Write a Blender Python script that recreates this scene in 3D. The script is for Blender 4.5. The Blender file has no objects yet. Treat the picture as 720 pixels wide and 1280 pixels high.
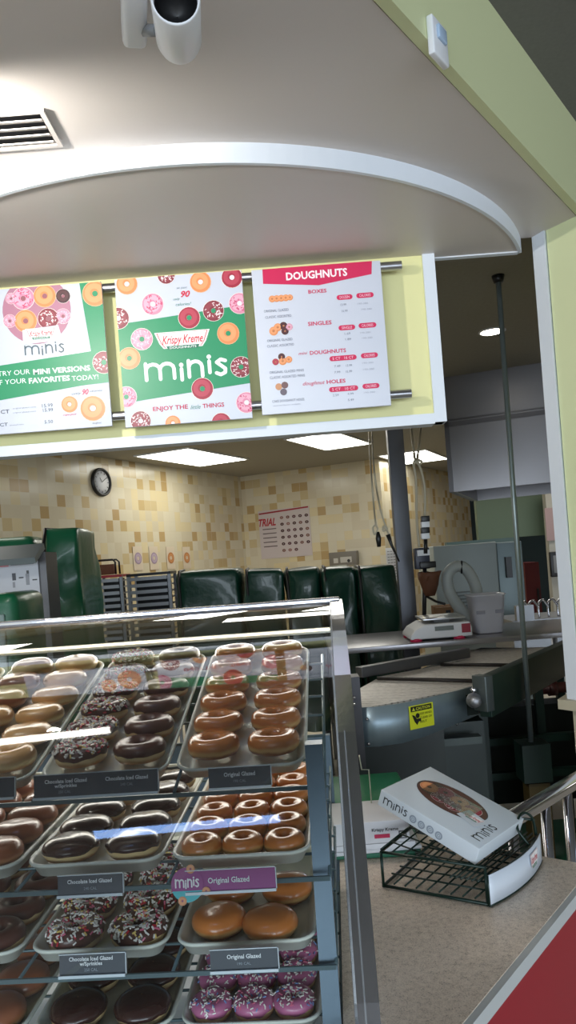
import bpy, bmesh, math, random
from mathutils import Vector, Matrix, noise
random.seed(7)
V = Vector
sc = bpy.context.scene
COL = sc.collection
# ---------------------------------------------------------------- camera measurements
F = 950.0; ROLL = math.atan(.077); CR, SR = math.cos(ROLL), math.sin(ROLL)
HZ = 700.0; EYE = 1.6
def ray(px, py):
    u = (px-360)/F; v = (HZ-py)/F
    return u*CR+v*SR, -u*SR+v*CR
def PD(px, py, d):                     # point seen at a pixel at depth d
    x, z = ray(px, py); return V((x*d, d, EYE+z*d))
def PZ(px, py, z):                     # point seen at a pixel on a horizontal level z
    x, zz = ray(px, py); d = (z-EYE)/zz; return V((x*d, d, z))
cam = bpy.data.cameras.new('camera'); co = bpy.data.objects.new('camera', cam); COL.objects.link(co)
R = V((CR, 0, -SR)); U = V((SR, 0, CR)); B = V((0, -1, 0))
co.matrix_world = Matrix(((R.x, U.x, B.x, 0), (R.y, U.y, B.y, 0), (R.z, U.z, B.z, EYE), (0, 0, 0, 1)))
cam.sensor_fit = 'VERTICAL'; cam.sensor_height = 36; cam.sensor_width = 20.25
cam.lens = 36*F/1280; cam.shift_y = (HZ-640)/1280; cam.clip_start = .02; cam.clip_end = 100
sc.camera = co
# ---------------------------------------------------------------- materials
def lin(c):
    return tuple(((x/255)/12.92 if x/255 <= .04045 else ((x/255+.055)/1.055)**2.4) for x in c)+(1,)
MATS = {}
def mat(name, rgb, rough=.5, metal=0, spec=.5, coat=0, emit=0, bump=0, bscale=60, vary=0, trans=0, aniso=None):
    if name in MATS: return MATS[name]
    m = bpy.data.materials.new(name); m.use_nodes = True; nt = m.node_tree; b = nt.nodes['Principled BSDF']
    c = lin(rgb)
    b.inputs['Base Color'].default_value = c; b.inputs['Roughness'].default_value = rough
    b.inputs['Metallic'].default_value = metal; b.inputs['Specular IOR Level'].default_value = spec
    b.inputs['Coat Weight'].default_value = coat
    if coat: b.inputs['Coat Roughness'].default_value = .08
    if trans: b.inputs['Transmission Weight'].default_value = trans
    if emit:
        b.inputs['Emission Color'].default_value = c; b.inputs['Emission Strength'].default_value = emit
    if bump or vary:
        tc = nt.nodes.new('ShaderNodeTexCoord'); n = nt.nodes.new('ShaderNodeTexNoise')
        n.inputs['Scale'].default_value = bscale; n.inputs['Detail'].default_value = 3
        if aniso:
            mp = nt.nodes.new('ShaderNodeMapping'); mp.inputs['Scale'].default_value = aniso
            nt.links.new(tc.outputs['Object'], mp.inputs[0]); nt.links.new(mp.outputs[0], n.inputs['Vector'])
        else: nt.links.new(tc.outputs['Object'], n.inputs['Vector'])
        if bump:
            bp = nt.nodes.new('ShaderNodeBump'); bp.inputs['Strength'].default_value = bump; bp.inputs['Distance'].default_value = .01
            nt.links.new(n.outputs['Fac'], bp.inputs['Height']); nt.links.new(bp.outputs[0], b.inputs['Normal'])
        if vary:
            mx = nt.nodes.new('ShaderNodeMix'); mx.data_type = 'RGBA'
            mx.inputs['A'].default_value = tuple(x*(1-vary) for x in c[:3])+(1,); mx.inputs['B'].default_value = tuple(min(1, x*(1+vary)) for x in c[:3])+(1,)
            nt.links.new(n.outputs['Fac'], mx.inputs['Factor']); nt.links.new(mx.outputs['Result'], b.inputs['Base Color'])
    MATS[name] = m; return m
soffit_m = mat('soffit_paint', (205, 197, 192), .45, bump=.02, bscale=200)
trim_m = mat('trim_paint', (222, 228, 236), .35)
yellow_m = mat('yellow_paint', (228, 224, 164), .55)
ygreen_m = mat('yellow_green_paint', (208, 213, 168), .55)
darkceil_m = mat('dark_ceiling_tile', (108, 108, 106), .8, vary=.15, bscale=80)
kceil_m = mat('kitchen_ceiling_tile', (150, 146, 134), .8, vary=.12, bscale=60)
steel_m = mat('brushed_steel', (178, 178, 182), .28, 1, bump=.03, bscale=40, aniso=(1, 1, 30))
steel2_m = mat('dull_steel', (150, 152, 156), .45, .85, vary=.15, bscale=5)
hood_m = mat('hood_steel', (128, 126, 128), .33, .85, vary=.1, bscale=2)
bluesteel_m = mat('blue_grey_steel', (88, 106, 120), .4, .4, vary=.08, bscale=6)
silver_m = mat('polished_silver', (205, 205, 212), .13, 1, bump=.02, bscale=30)
dark_m = mat('black_plastic', (18, 18, 20), .4)
grey_m = mat('grey_plastic', (120, 122, 124), .5)
white_m = mat('white_plastic', (226, 228, 232), .35)
green_m = mat('green_vinyl', (10, 90, 58), .35, coat=.2, bump=.5, bscale=7)
greenB_m = mat('dark_green_vinyl', (8, 56, 42), .38, coat=.25, bump=.5, bscale=16)
clearbag_m = mat('clear_wrap', (150, 180, 170), .12, trans=.0, bump=.6, bscale=12)
dkgreen_m = mat('dark_green_enamel', (20, 42, 36), .45, vary=.3, bscale=4)
blackgreen_m = mat('blackened_green_metal', (13, 24, 21), .5, vary=.3, bscale=3)
counter_side_m = mat('red_laminate', (158, 26, 44), .4)
cedge_m = mat('counter_edge_laminate', (196, 200, 200), .4)
beige_m = mat('beige_panel', (176, 168, 146), .5)
tray_m = mat('cream_tray_plastic', (222, 226, 216), .35, vary=.03, bscale=20)
shelf_m = mat('shelf_steel', (92, 112, 118), .35, .4)
card_m = mat('slate_card', (24, 38, 54), .4)
holder_m = mat('clear_tag_holder', (200, 212, 220), .2)
purple_m = mat('purple_card', (150, 36, 130), .4)
wire_m = mat('dark_green_wire', (10, 38, 30), .35, .2)
paper_m = mat('white_paper', (226, 226, 230), .6)
carton_m = mat('white_carton', (214, 222, 228), .4)
cord_m = mat('beige_cord', (178, 170, 148), .5)
red_m = mat('red_enamel', (150, 20, 34), .4)
pinkred_m = mat('crimson_rubber', (196, 30, 80), .4)
card_board_m = mat('cardboard', (150, 112, 76), .8, vary=.1)
brown_m = mat('brown_paper', (96, 58, 36), .7, bump=.6, bscale=20)
mgreen_m = mat('muted_green_paint', (88, 104, 84), .6)
fridge_m = mat('pale_grey_enamel', (136, 144, 142), .45, .2, vary=.04, bscale=3)
tub_m = mat('frosted_polythene', (226, 226, 236), .3); tub_m.node_tree.nodes['Principled BSDF'].inputs['Alpha'].default_value = .72
# glass: a clear sheet, reflecting more at grazing angles
def glass_mat():
    m = bpy.data.materials.new('case_glass'); m.use_nodes = True; nt = m.node_tree; nt.nodes.clear()
    out = nt.nodes.new('ShaderNodeOutputMaterial'); mx = nt.nodes.new('ShaderNodeMixShader'); fr = nt.nodes.new('ShaderNodeFresnel')
    t = nt.nodes.new('ShaderNodeBsdfTransparent'); g = nt.nodes.new('ShaderNodeBsdfGlossy'); ml = nt.nodes.new('ShaderNodeMath')
    ml.operation = 'MULTIPLY'; ml.inputs[1].default_value = 1.35; ml.use_clamp = True
    t.inputs[0].default_value = (.93, .96, .95, 1); g.inputs['Roughness'].default_value = .012; fr.inputs['IOR'].default_value = 1.5
    nt.links.new(fr.outputs[0], ml.inputs[0]); nt.links.new(ml.outputs[0], mx.inputs[0])
    nt.links.new(t.outputs[0], mx.inputs[1]); nt.links.new(g.outputs[0], mx.inputs[2]); nt.links.new(mx.outputs[0], out.inputs[0])
    return m
glass_m = glass_mat()
def film_mat():
    m = glass_mat(); m.name = 'clear_film'; m.node_tree.nodes['Math'].inputs[1].default_value = .5; m.node_tree.nodes['Glossy BSDF'].inputs['Roughness'].default_value = .2; return m
film_m = film_mat()
def tile_mat(name, size, ox, oy, cols, gloss=.18, axis='XZ', ang=0):
    """square ceramic tiles, each with a colour of its own"""
    m = bpy.data.materials.new(name); m.use_nodes = True; nt = m.node_tree; b = nt.nodes['Principled BSDF']
    tc = nt.nodes.new('ShaderNodeTexCoord'); uvn = tc.outputs['UV']
    sc_ = nt.nodes.new('ShaderNodeVectorMath'); sc_.operation = 'SCALE'; sc_.inputs['Scale'].default_value = 1/size
    nt.links.new(uvn, sc_.inputs[0])
    fl = nt.nodes.new('ShaderNodeVectorMath'); fl.operation = 'FLOOR'; nt.links.new(sc_.outputs[0], fl.inputs[0])
    wn = nt.nodes.new('ShaderNodeTexWhiteNoise'); wn.noise_dimensions = '2D'; nt.links.new(fl.outputs[0], wn.inputs['Vector'])
    cr = nt.nodes.new('ShaderNodeValToRGB'); cr.color_ramp.interpolation = 'CONSTANT'
    el = cr.color_ramp.elements
    el[0].position = 0; el[0].color = lin(cols[0][1]); el[1].position = cols[1][0]; el[1].color = lin(cols[1][1])
    for p, c in cols[2:]:
        e = el.new(p); e.color = lin(c)
    nt.links.new(wn.outputs['Value'], cr.inputs[0])
    fr = nt.nodes.new('ShaderNodeVectorMath'); fr.operation = 'FRACTION'; nt.links.new(sc_.outputs[0], fr.inputs[0])
    sx = nt.nodes.new('ShaderNodeSeparateXYZ'); nt.links.new(fr.outputs[0], sx.inputs[0])
    def lt(o, v):
        n = nt.nodes.new('ShaderNodeMath'); n.operation = 'LESS_THAN'; nt.links.new(o, n.inputs[0]); n.inputs[1].default_value = v; return n.outputs[0]
    mxm = nt.nodes.new('ShaderNodeMath'); mxm.operation = 'MAXIMUM'
    nt.links.new(lt(sx.outputs[0], .03), mxm.inputs[0]); nt.links.new(lt(sx.outputs[1], .03), mxm.inputs[1])
    mx = nt.nodes.new('ShaderNodeMix'); mx.data_type = 'RGBA'; nt.links.new(mxm.outputs[0], mx.inputs['Factor'])
    nt.links.new(cr.outputs[0], mx.inputs['A']); mx.inputs['B'].default_value = lin((204, 192, 166))
    nt.links.new(mx.outputs['Result'], b.inputs['Base Color']); b.inputs['Roughness'].default_value = gloss
    return m
tile_m = tile_mat('kitchen_wall_tile', .112, 0, 0, [(0, (208, 198, 174)), (.35, (202, 190, 164)), (.6, (210, 194, 156)), (.8, (196, 176, 136)), (.89, (178, 150, 104)), (.96, (188, 164, 118))])
floor_m = tile_mat('quarry_floor_tile', .3, 0, 0, [(0, (206, 196, 182)), (.5, (214, 204, 190))], .4)
def speckle_mat():
    m = bpy.data.materials.new('speckled_counter'); m.use_nodes = True; nt = m.node_tree; b = nt.nodes['Principled BSDF']
    tc = nt.nodes.new('ShaderNodeTexCoord'); n = nt.nodes.new('ShaderNodeTexNoise'); n.inputs['Scale'].default_value = 420; n.inputs['Detail'].default_value = 2
    n2 = nt.nodes.new('ShaderNodeTexNoise'); n2.inputs['Scale'].default_value = 90; n2.inputs['Detail'].default_value = 5
    cr = nt.nodes.new('ShaderNodeValToRGB'); e = cr.color_ramp.elements
    e[0].position = .33; e[0].color = lin((160, 142, 124)); e[1].position = .62; e[1].color = lin((240, 224, 206)); k = e.new(.45); k.color = lin((216, 198, 180))
    ad = nt.nodes.new('ShaderNodeMath'); ad.operation = 'MULTIPLY_ADD'; ad.inputs[1].default_value = .4
    nt.links.new(tc.outputs['Object'], n.inputs['Vector']); nt.links.new(tc.outputs['Object'], n2.inputs['Vector'])
    nt.links.new(n2.outputs['Fac'], ad.inputs[0])
    m2 = nt.nodes.new('ShaderNodeMath'); m2.operation = 'MULTIPLY'; m2.inputs[1].default_value = .6; nt.links.new(n.outputs['Fac'], m2.inputs[0]); nt.links.new(m2.outputs[0], ad.inputs[2])
    nt.links.new(ad.outputs[0], cr.inputs[0]); nt.links.new(cr.outputs[0], b.inputs['Base Color']); b.inputs['Roughness'].default_value = .38
    return m
counter_m = speckle_mat()
def dough_mat(name, top, band, base, h, rough=.2, coat=.6, bz=.42, bw=.12):
    """fried dough: darker crown and base with the pale proofing line round the side"""
    m = bpy.data.materials.new(name); m.use_nodes = True; nt = m.node_tree; b = nt.nodes['Principled BSDF']
    tc = nt.nodes.new('ShaderNodeTexCoord'); sx = nt.nodes.new('ShaderNodeSeparateXYZ'); nt.links.new(tc.outputs['Object'], sx.inputs[0])
    n = nt.nodes.new('ShaderNodeTexNoise'); n.inputs['Scale'].default_value = 45; n.inputs['Detail'].default_value = 3; nt.links.new(tc.outputs['Object'], n.inputs['Vector'])
    mr = nt.nodes.new('ShaderNodeMapRange'); mr.inputs['From Max'].default_value = h; nt.links.new(sx.outputs[2], mr.inputs['Value'])
    ad = nt.nodes.new('ShaderNodeMath'); ad.operation = 'MULTIPLY_ADD'; ad.inputs[1].default_value = .22; nt.links.new(n.outputs['Fac'], ad.inputs[0]); nt.links.new(mr.outputs[0], ad.inputs[2])
    cr = nt.nodes.new('ShaderNodeValToRGB'); e = cr.color_ramp.elements
    o = .11
    e[0].position = max(0, bz-bw*1.6+o); e[0].color = lin(base); e[1].position = min(1, bz+bw*2+o); e[1].color = lin(top)
    for p in (bz-bw*.4+o, bz+bw*.4+o): k = e.new(p); k.color = lin(band)
    nt.links.new(ad.outputs[0], cr.inputs[0]); nt.links.new(cr.outputs[0], b.inputs['Base Color'])
    b.inputs['Roughness'].default_value = rough; b.inputs['Coat Weight'].default_value = coat; b.inputs['Coat Roughness'].default_value = .1
    b.inputs['Subsurface Weight'].default_value = .0
    bp = nt.nodes.new('ShaderNodeBump'); bp.inputs['Strength'].default_value = .12; bp.inputs['Distance'].default_value = .004; nt.links.new(n.outputs['Fac'], bp.inputs['Height']); nt.links.new(bp.outputs[0], b.inputs['Normal'])
    return m
# ---------------------------------------------------------------- mesh builder
class MB:
    def __init__(s, *mats): s.bm = bmesh.new(); s.mats = list(mats); s.smooth = False
    def mi(s, m):
        if m is None: return 0
        if m not in s.mats: s.mats.append(m)
        return s.mats.index(m)
    def faces(s, vs, fs, m=None, smooth=False):
        bv = [s.bm.verts.new(v) for v in vs]; i = s.mi(m); out = []
        for f in fs:
            try: q = s.bm.faces.new([bv[k] for k in f])
            except ValueError: continue
            q.material_index = i; q.smooth = smooth; out.append(q)
        return bv
    def box(s, c, size, rot=0, m=None, X=None, Y=None, Z=None, bevel=0):
        c = V(c); a, b, d = [x/2 for x in size]
        if X is None:
            X = V((math.cos(rot), math.sin(rot), 0)); Y = V((-math.sin(rot), math.cos(rot), 0)); Z = V((0, 0, 1))
        if Z is None: Z = X.cross(Y)
        vs = [c+X*(i*a)+Y*(j*b)+Z*(k*d) for i in (-1, 1) for j in (-1, 1) for k in (-1, 1)]
        fs = [(0, 1, 3, 2), (4, 6, 7, 5), (0, 4, 5, 1), (2, 3, 7, 6), (0, 2, 6, 4), (1, 5, 7, 3)]
        if bevel:
            t = bmesh.new(); bv = [t.verts.new(v) for v in vs]
            for f in fs: t.faces.new([bv[k] for k in f])
            bmesh.ops.bevel(t, geom=t.edges[:], offset=bevel, segments=3, profile=.5, affect='EDGES')
            t.verts.index_update(); s.faces([v.co.copy() for v in t.verts], [[v.index for v in f.verts] for f in t.faces], m, True); t.free()
        else: s.faces(vs, fs, m)
        return s
    def b2(s, lo, hi, m=None, bevel=0):
        lo = V(lo); hi = V(hi); return s.box((lo+hi)/2, hi-lo, 0, m, bevel=bevel)
    def tube(s, pts, r, m=None, n=8, closed=False, cap=True):
        pts = [V(p) for p in pts]; k = len(pts); rings = []; up = None; i0 = s.mi(m)
        for i, p in enumerate(pts):
            a = pts[(i-1) % k] if (closed or i) else p; b = pts[(i+1) % k] if (closed or i < k-1) else p
            t = (b-a).normalized()
            if up is None:
                up = V((0, 0, 1)) if abs(t.z) < .9 else V((1, 0, 0))
            x = t.cross(up).normalized(); up = x.cross(t).normalized()
            rr = r[i] if isinstance(r, (list, tuple)) else r
            rings.append([s.bm.verts.new(p+x*(rr*math.cos(2*math.pi*j/n))+up*(rr*math.sin(2*math.pi*j/n))) for j in range(n)])
        for i in range(k if closed else k-1):
            A, Bq = rings[i], rings[(i+1) % k]
            for j in range(n):
                q = s.bm.faces.new((A[j], A[(j+1) % n], Bq[(j+1) % n], Bq[j])); q.smooth = True; q.material_index = i0
        if cap and not closed:
            for rg in (rings[0][::-1], rings[-1]):
                q = s.bm.faces.new(rg); q.material_index = i0
        return s
    def lathe(s, prof, c=(0, 0, 0), n=24, m=None, X=V((1, 0, 0)), Y=V((0, 1, 0)), Z=V((0, 0, 1)), closed=False, smooth=True, cap=False):
        c = V(c); rows = []
        i0 = s.mi(m)
        for r, z in prof:
            rows.append([s.bm.verts.new(c+X*(r*math.cos(2*math.pi*j/n))+Y*(r*math.sin(2*math.pi*j/n))+Z*z) for j in range(n)])
        K = len(rows)
        for i in range(K if closed else K-1):
            a, b = rows[i], rows[(i+1) % K]
            for j in range(n):
                q = s.bm.faces.new((a[j], a[(j+1) % n], b[(j+1) % n], b[j])); q.smooth = smooth; q.material_index = i0
        if cap:
            for rg in (rows[0][::-1], rows[-1]):
                q = s.bm.faces.new(rg); q.material_index = i0
        return s
    def prism(s, poly, z0, z1, m=None, ms=None):
        """horizontal polygon extruded between two heights"""
        n = len(poly); vs = [(p[0], p[1], z0) for p in poly]+[(p[0], p[1], z1) for p in poly]
        s.faces(vs, [list(range(n))[::-1], list(range(n, 2*n))], m)
        s.faces(vs, [(i, (i+1) % n, n+(i+1) % n, n+i) for i in range(n)], ms or m)
        return s
    def sheet(s, loop, off, m=None, smooth=False):
        """planar loop of points given a thickness along the vector off"""
        n = len(loop); off = V(off); vs = [V(p) for p in loop]+[V(p)+off for p in loop]
        s.faces(vs, [list(range(n))[::-1], list(range(n, 2*n))]+[(i, (i+1) % n, n+(i+1) % n, n+i) for i in range(n)], m)
        return s
    def build(s, name, m=None, parent=None, base=None, recalc=True):
        bm = s.bm
        if m is not None and len(s.mats) <= 1: s.mats = [m]
        elif m is not None and s.mats and s.mats[0] is not m: s.mats.insert(0, m); [setattr(f, 'material_index', f.material_index+1) for f in bm.faces]
        if recalc: bmesh.ops.recalc_face_normals(bm, faces=bm.faces[:])
        me = bpy.data.meshes.new(name)
        if base is not None: bmesh.ops.translate(bm, verts=bm.verts[:], vec=-V(base))
        bm.to_mesh(me); bm.free()
        for q in s.mats: me.materials.append(q)
        o = bpy.data.objects.new(name, me); COL.objects.link(o)
        if base is not None: o.location = base
        if parent is not None:
            o.parent = parent
            if parent.get('_loc') is not None: o.matrix_parent_inverse = Matrix.Translation(-V(parent['_loc']))
        return o
def base_of(o):
    return V(o['_loc'])
def thing(name, label, cat, loc=(0, 0, 0), group=None, world=True):
    o = bpy.data.objects.new(name, None); COL.objects.link(o); o.location = loc; o.empty_display_size = .05
    o['label'] = label; o['category'] = cat
    if group: o['group'] = group
    if world: o['_loc'] = list(loc)
    return o
def tag(o, label, cat, group=None):
    o['label'] = label; o['category'] = cat
    if group: o['group'] = group
    return o
def struct(o): o['kind'] = 'structure'; return o
def uvplane(o, ax, ay, org=V((0, 0, 0))):
    me = o.data; uv = me.uv_layers.new(name='UVMap'); ax = V(ax); ay = V(ay)
    for l in me.loops:
        p = me.vertices[l.vertex_index].co+o.location-org; uv.data[l.index].uv = (p.dot(ax), p.dot(ay))
# ---------------------------------------------------------------- flat printed artwork
_txt = {}
def glyphs(t, bold=0, shear=0):
    k = (t, bold, shear)
    if k in _txt: return _txt[k]
    cu = bpy.data.curves.new('t', 'FONT'); cu.body = t; cu.offset = bold; cu.shear = shear; cu.resolution_u = 2; cu.fill_mode = 'FRONT'
    o = bpy.data.objects.new('t', cu); COL.objects.link(o); bpy.context.view_layer.update()
    me = bpy.data.meshes.new_from_object(o.evaluated_get(bpy.context.evaluated_depsgraph_get()))
    vs = [(v.co.x, v.co.y) for v in me.vertices]; fs = [list(p.vertices) for p in me.polygons]
    bpy.data.objects.remove(o); bpy.data.curves.remove(cu); bpy.data.meshes.remove(me)
    _txt[k] = (vs, fs); return _txt[k]
INK = {}
def ink(rgb): return mat('ink_%d_%d_%d' % rgb, rgb, .4)
class Art:
    """flat print in the plane of a panel; O origin, R right, U up, n towards the viewer"""
    def __init__(s, O, R, U, clip=None, eps=.0004, pix=None):
        s.O = V(O); s.R = V(R); s.U = V(U); s.n = s.R.cross(s.U).normalized(); s.clip = clip; s.eps = eps; s.mb = MB(); s.L = 1; s.pix = pix
    def P(s, p): return s.pix(*p) if s.pix else p
    def poly(s, pts, rgb, L=None, raw=False):
        pts = [tuple(p) if raw else tuple(s.P(p)) for p in pts]
        if s.clip:
            x0, y0, x1, y1 = s.clip
            for ax, lim, sg in ((0, x0, 1), (0, x1, -1), (1, y0, 1), (1, y1, -1)):
                out = []
                for i in range(len(pts)):
                    a, b = pts[i-1], pts[i]; da, db = sg*(a[ax]-lim), sg*(b[ax]-lim)
                    if (da >= 0) != (db >= 0):
                        t = da/(da-db); out.append((a[0]+(b[0]-a[0])*t, a[1]+(b[1]-a[1])*t))
                    if db >= 0: out.append(b)
                pts = out
                if len(pts) < 3: return
        l = s.L if L is None else L
        s.k = (getattr(s, 'k', 0)+1) % 25; l += s.k*.01
        s.mb.faces([s.O+s.R*p[0]+s.U*p[1]+s.n*(s.eps*l) for p in pts], [list(range(len(pts)))], ink(rgb) if isinstance(rgb, tuple) else rgb)
    def rect(s, x0, y0, x1, y1, rgb, L=None, raw=True): s.poly([(x0, y0), (x1, y0), (x1, y1), (x0, y1)], rgb, L, raw)
    def disc(s, c, r, rgb, L=None, ry=None, n=20, hole=0):
        x, y = c; ry = ry or r
        P = [(x+r*math.cos(2*math.pi*i/n), y+ry*math.sin(2*math.pi*i/n)) for i in range(n)]
        if not hole: s.poly(P, rgb, L, True); return
        Q = [(x+hole*r*math.cos(2*math.pi*i/n), y+hole*ry*math.sin(2*math.pi*i/n)) for i in range(n)]
        for i in range(n): s.poly([P[i], P[(i+1) % n], Q[(i+1) % n], Q[i]], rgb, L, True)
    def text(s, t, x0, y0, w, h, rgb, bold=0, shear=0, L=None, rise=0):
        vs, fs = glyphs(t, bold, shear)
        if not vs: return
        ax = min(v[0] for v in vs); bx = max(v[0] for v in vs)
        ref = glyphs('H' if t.upper() == t else 'Hp', bold)[0] if any(ch in t for ch in 'gpqyj') else glyphs('H', bold)[0]
        hv = glyphs('H', bold)[0]; hh = max(v[1] for v in hv)
        k = w/(bx-ax); q = h/hh; l = s.L+1 if L is None else L
        vv = []
        for v in vs:
            a = x0+(v[0]-ax)*k; b = y0+v[1]*q+(v[0]-ax)*k*rise
            vv.append(s.O+s.R*a+s.U*b+s.n*(s.eps*l))
        s.mb.faces(vv, fs, ink(rgb) if isinstance(rgb, tuple) else rgb)
    def stroke(s, pts, w, rgb, L=None):
        l = s.L+1 if L is None else L
        for p in pts: s.disc(p, w/2, rgb, l, n=10)
        for a, b in zip(pts, pts[1:]):
            d = V((b[0]-a[0], b[1]-a[1])); 
            if d.length < 1e-9: continue
            d.normalize(); nx, ny = -d.y*w/2, d.x*w/2
            s.poly([(a[0]+nx, a[1]+ny), (b[0]+nx, b[1]+ny), (b[0]-nx, b[1]-ny), (a[0]-nx, a[1]-ny)], rgb, l, True)
    def minis(s, x0, y0, w, h, rgb, th=.13, L=None):
        """the rounded lower-case word, its first i set low and its second one high"""
        def T(pts): return [(x0+a*w, y0+b*h) for a, b in pts]
        t = th*h
        arch = lambda a, b, y, r: [(a, 0+y)]+[(a, .45+y)]+[((a+b)/2-(b-a)/2*math.cos(k*math.pi/6), .5+y+r*math.sin(k*math.pi/6)) for k in range(7)]+[(b, 0+y)]
        s.stroke(T([(.02, .85), (.02, 0)]), t, rgb, L); s.stroke(T(arch(.02, .19, 0, .3)), t, rgb, L); s.stroke(T(arch(.19, .36, 0, .3)), t, rgb, L)
        s.stroke(T([(.45, .45), (.45, -.12)]), t, rgb, L); s.disc(T([(.45, .66)])[0], t*.62, rgb, L or s.L+1)
        s.stroke(T([(.54, .85), (.54, 0)]), t, rgb, L); s.stroke(T(arch(.54, .7, 0, .3)), t, rgb, L)
        s.stroke(T([(.79, .75), (.79, .15)]), t, rgb, L); s.disc(T([(.79, .98)])[0], t*.62, rgb, L or s.L+1)
        s.stroke(T([(.985, .72), (.93, .8), (.88, .66), (.93, .48), (.98, .3), (.975, .1), (.92, 0), (.87, .1)]), t, rgb, L)
    def dn(s, c, r, kind, hole=None, L=None):
        """printed doughnut"""
        l = s.L+1 if L is None else L
        base, ring, spr = {'glaze': ((224, 138, 84), (236, 160, 108), None), 'pink': ((206, 138, 160), (222, 158, 178), (240, 200, 214)),
                           'pinkspr': ((218, 138, 164), (232, 170, 190), (198, 64, 104)), 'choc': ((130, 44, 58), (146, 60, 70), (240, 226, 226)),
                           'red': ((160, 40, 62), (184, 66, 84), None), 'dark': ((60, 28, 34), (84, 44, 46), None)}[kind]
        s.disc(c, r*1.04, (246, 232, 222) if kind != 'glaze' else (238, 190, 150), l, hole=.2); s.disc(c, r, base, l+.3, hole=.24); s.disc((c[0]-r*.05, c[1]+r*.06), r*.8, ring, l+.6, hole=.45)
        s.disc(c, r*.24, hole or (232, 226, 232), l+.2, n=12)
        if spr:
            rnd = random.Random(int(c[0]*1e5) ^ int(c[1]*1e5))
            for i in range(34):
                a = rnd.uniform(0, 6.3); q = rnd.uniform(.34, .92)*r; t = rnd.uniform(0, 3.14); p = (c[0]+q*math.cos(a), c[1]+q*math.sin(a)); e = r*.1; w = r*.035
                dx, dy = math.cos(t), math.sin(t)
                s.poly([(p[0]+dx*e-dy*w, p[1]+dy*e+dx*w), (p[0]-dx*e-dy*w, p[1]-dy*e+dx*w), (p[0]-dx*e+dy*w, p[1]-dy*e-dx*w), (p[0]+dx*e+dy*w, p[1]+dy*e-dx*w)], spr, l+.9, True)
    def logo(s, x, y, w, h, L=None):
        """bow-tie shaped sign with the shop's name in slanted red letters"""
        l = s.L+1 if L is None else L
        def bow(k, top=0):
            W, H = w/2*k, h/2*k
            return [(x-W, y+H*.95), (x+W, y+H*.95), (x+W*.84, y-H*.2), (x+W*.7, y-H*.72), (x-W*.7, y-H*.72), (x-W*.84, y-H*.2)]
        s.poly(bow(1), (248, 246, 244), l, True); s.poly(bow(.93), (196, 60, 74), l+.3, True); s.poly(bow(.89), (250, 248, 246), l+.6, True)
        s.text('Krispy Kreme', x-w*.37, y-h*.13, w*.74, h*.42, (200, 30, 50), .02, .35, l+.9)
        s.poly([(x-w*.3, y-h*.24), (x+w*.3, y-h*.24), (x+w*.27, y-h*.42), (x-w*.27, y-h*.42)], (30, 110, 84), l+.9, True)
        s.text('DOUGHNUTS', x-w*.24, y-h*.39, w*.48, h*.11, (235, 240, 235), .01, 0, l+1.2)
    def build(s, name, parent=None, label=None):
        o = s.mb.build(name, None, parent, recalc=False)
        if label: o['label'] = label
        return o
# ================================================================ ROOM
def lerp(a, b, t): return a+(b-a)*t
FX0, FY0 = .253, 1.515           # a point of the soffit edge; it runs along FD
FD = V((.602, .798)); FN = V((.798, -.602))   # along / outwards to the customer side
def FP(t, o=0): return V((FX0, FY0))+FD*t+FN*o
ZA, ZB, ZD, ZK = 2.70, 2.65, 3.0, 2.75
W1 = V((.4226, .9063)); W2 = V((.9063, -.4226)); KC = V((-.55, 10.1))
# soffit A (big plane over the counter), cut along the fascia line
YB = 2.76
e0 = FP(-4.2); e1 = FP(1.55)
soff = MB()
soff.prism([(-4.2, YB), (-4.2, e0.y), tuple(e0), tuple(e1), (e1.x+.02, YB+.0)], ZA, ZD+.3, soffit_m)
struct(soff.build('ceiling', soffit_m))
# fascia (yellow-green) laid on the soffit side
fa = MB()
q0 = FP(-4.2, .003); q1 = FP(3.0, .003); q2 = FP(3.0, .03); q3 = FP(-4.2, .03)
fa.prism([tuple(q0), tuple(q1), tuple(q2), tuple(q3)], ZA-.002, ZD, ygreen_m)
struct(fa.build('wall_fascia', ygreen_m))
# curved drop B with its pale trim band
cx, cy, RR = -.246, 3.2475, 1.263
a1 = math.asin((YB-cy)/RR); arc = [(cx+RR*math.cos(a), cy+RR*math.sin(a)) for a in [lerp(math.pi-a1+0, 2*math.pi+a1, i/64) for i in range(65)]]
arc = [(x, y) for x, y in arc]
dB = MB(); dB.prism(arc, ZB, ZA+.01, soffit_m); struct(dB.build('ceiling_drop', soffit_m))
tb = MB(); R2 = RR+.012
arc2 = [(cx+R2*math.cos(a), cy+R2*math.sin(a)) for a in [lerp(math.pi-a1, 2*math.pi+a1, i/64) for i in range(65)]]
for i in range(64):
    tb.prism([arc[i], arc[i+1], arc2[i+1], arc2[i]], ZB-.004, ZA, trim_m)
bmesh.ops.remove_doubles(tb.bm, verts=tb.bm.verts[:], dist=1e-5)
struct(tb.build('trim_1', trim_m))
xe = arc[-1][0]; xs = arc[0][0]
struct(MB().b2((xs, YB-.012, ZB-.004), (xe, YB+.012, ZB+.035), trim_m).build('trim_2', trim_m))
# bulkhead carrying the menus
bk = MB(); XR = .597; XL = -1.49; YF = 2.72
struct(bk.b2((XL, YF, 2.05), (XR, YF+.05, ZB), yellow_m).build('wall_bulkhead', yellow_m))
t = MB(); w = .037
t.b2((XR-w, YF-.012, 2.05), (XR+.006, YF+.056, ZB), trim_m); t.b2((XL, YF-.012, 2.045), (XR-w, YF+.056, 2.045+w), trim_m)
struct(t.build('trim_3', trim_m))
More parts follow.
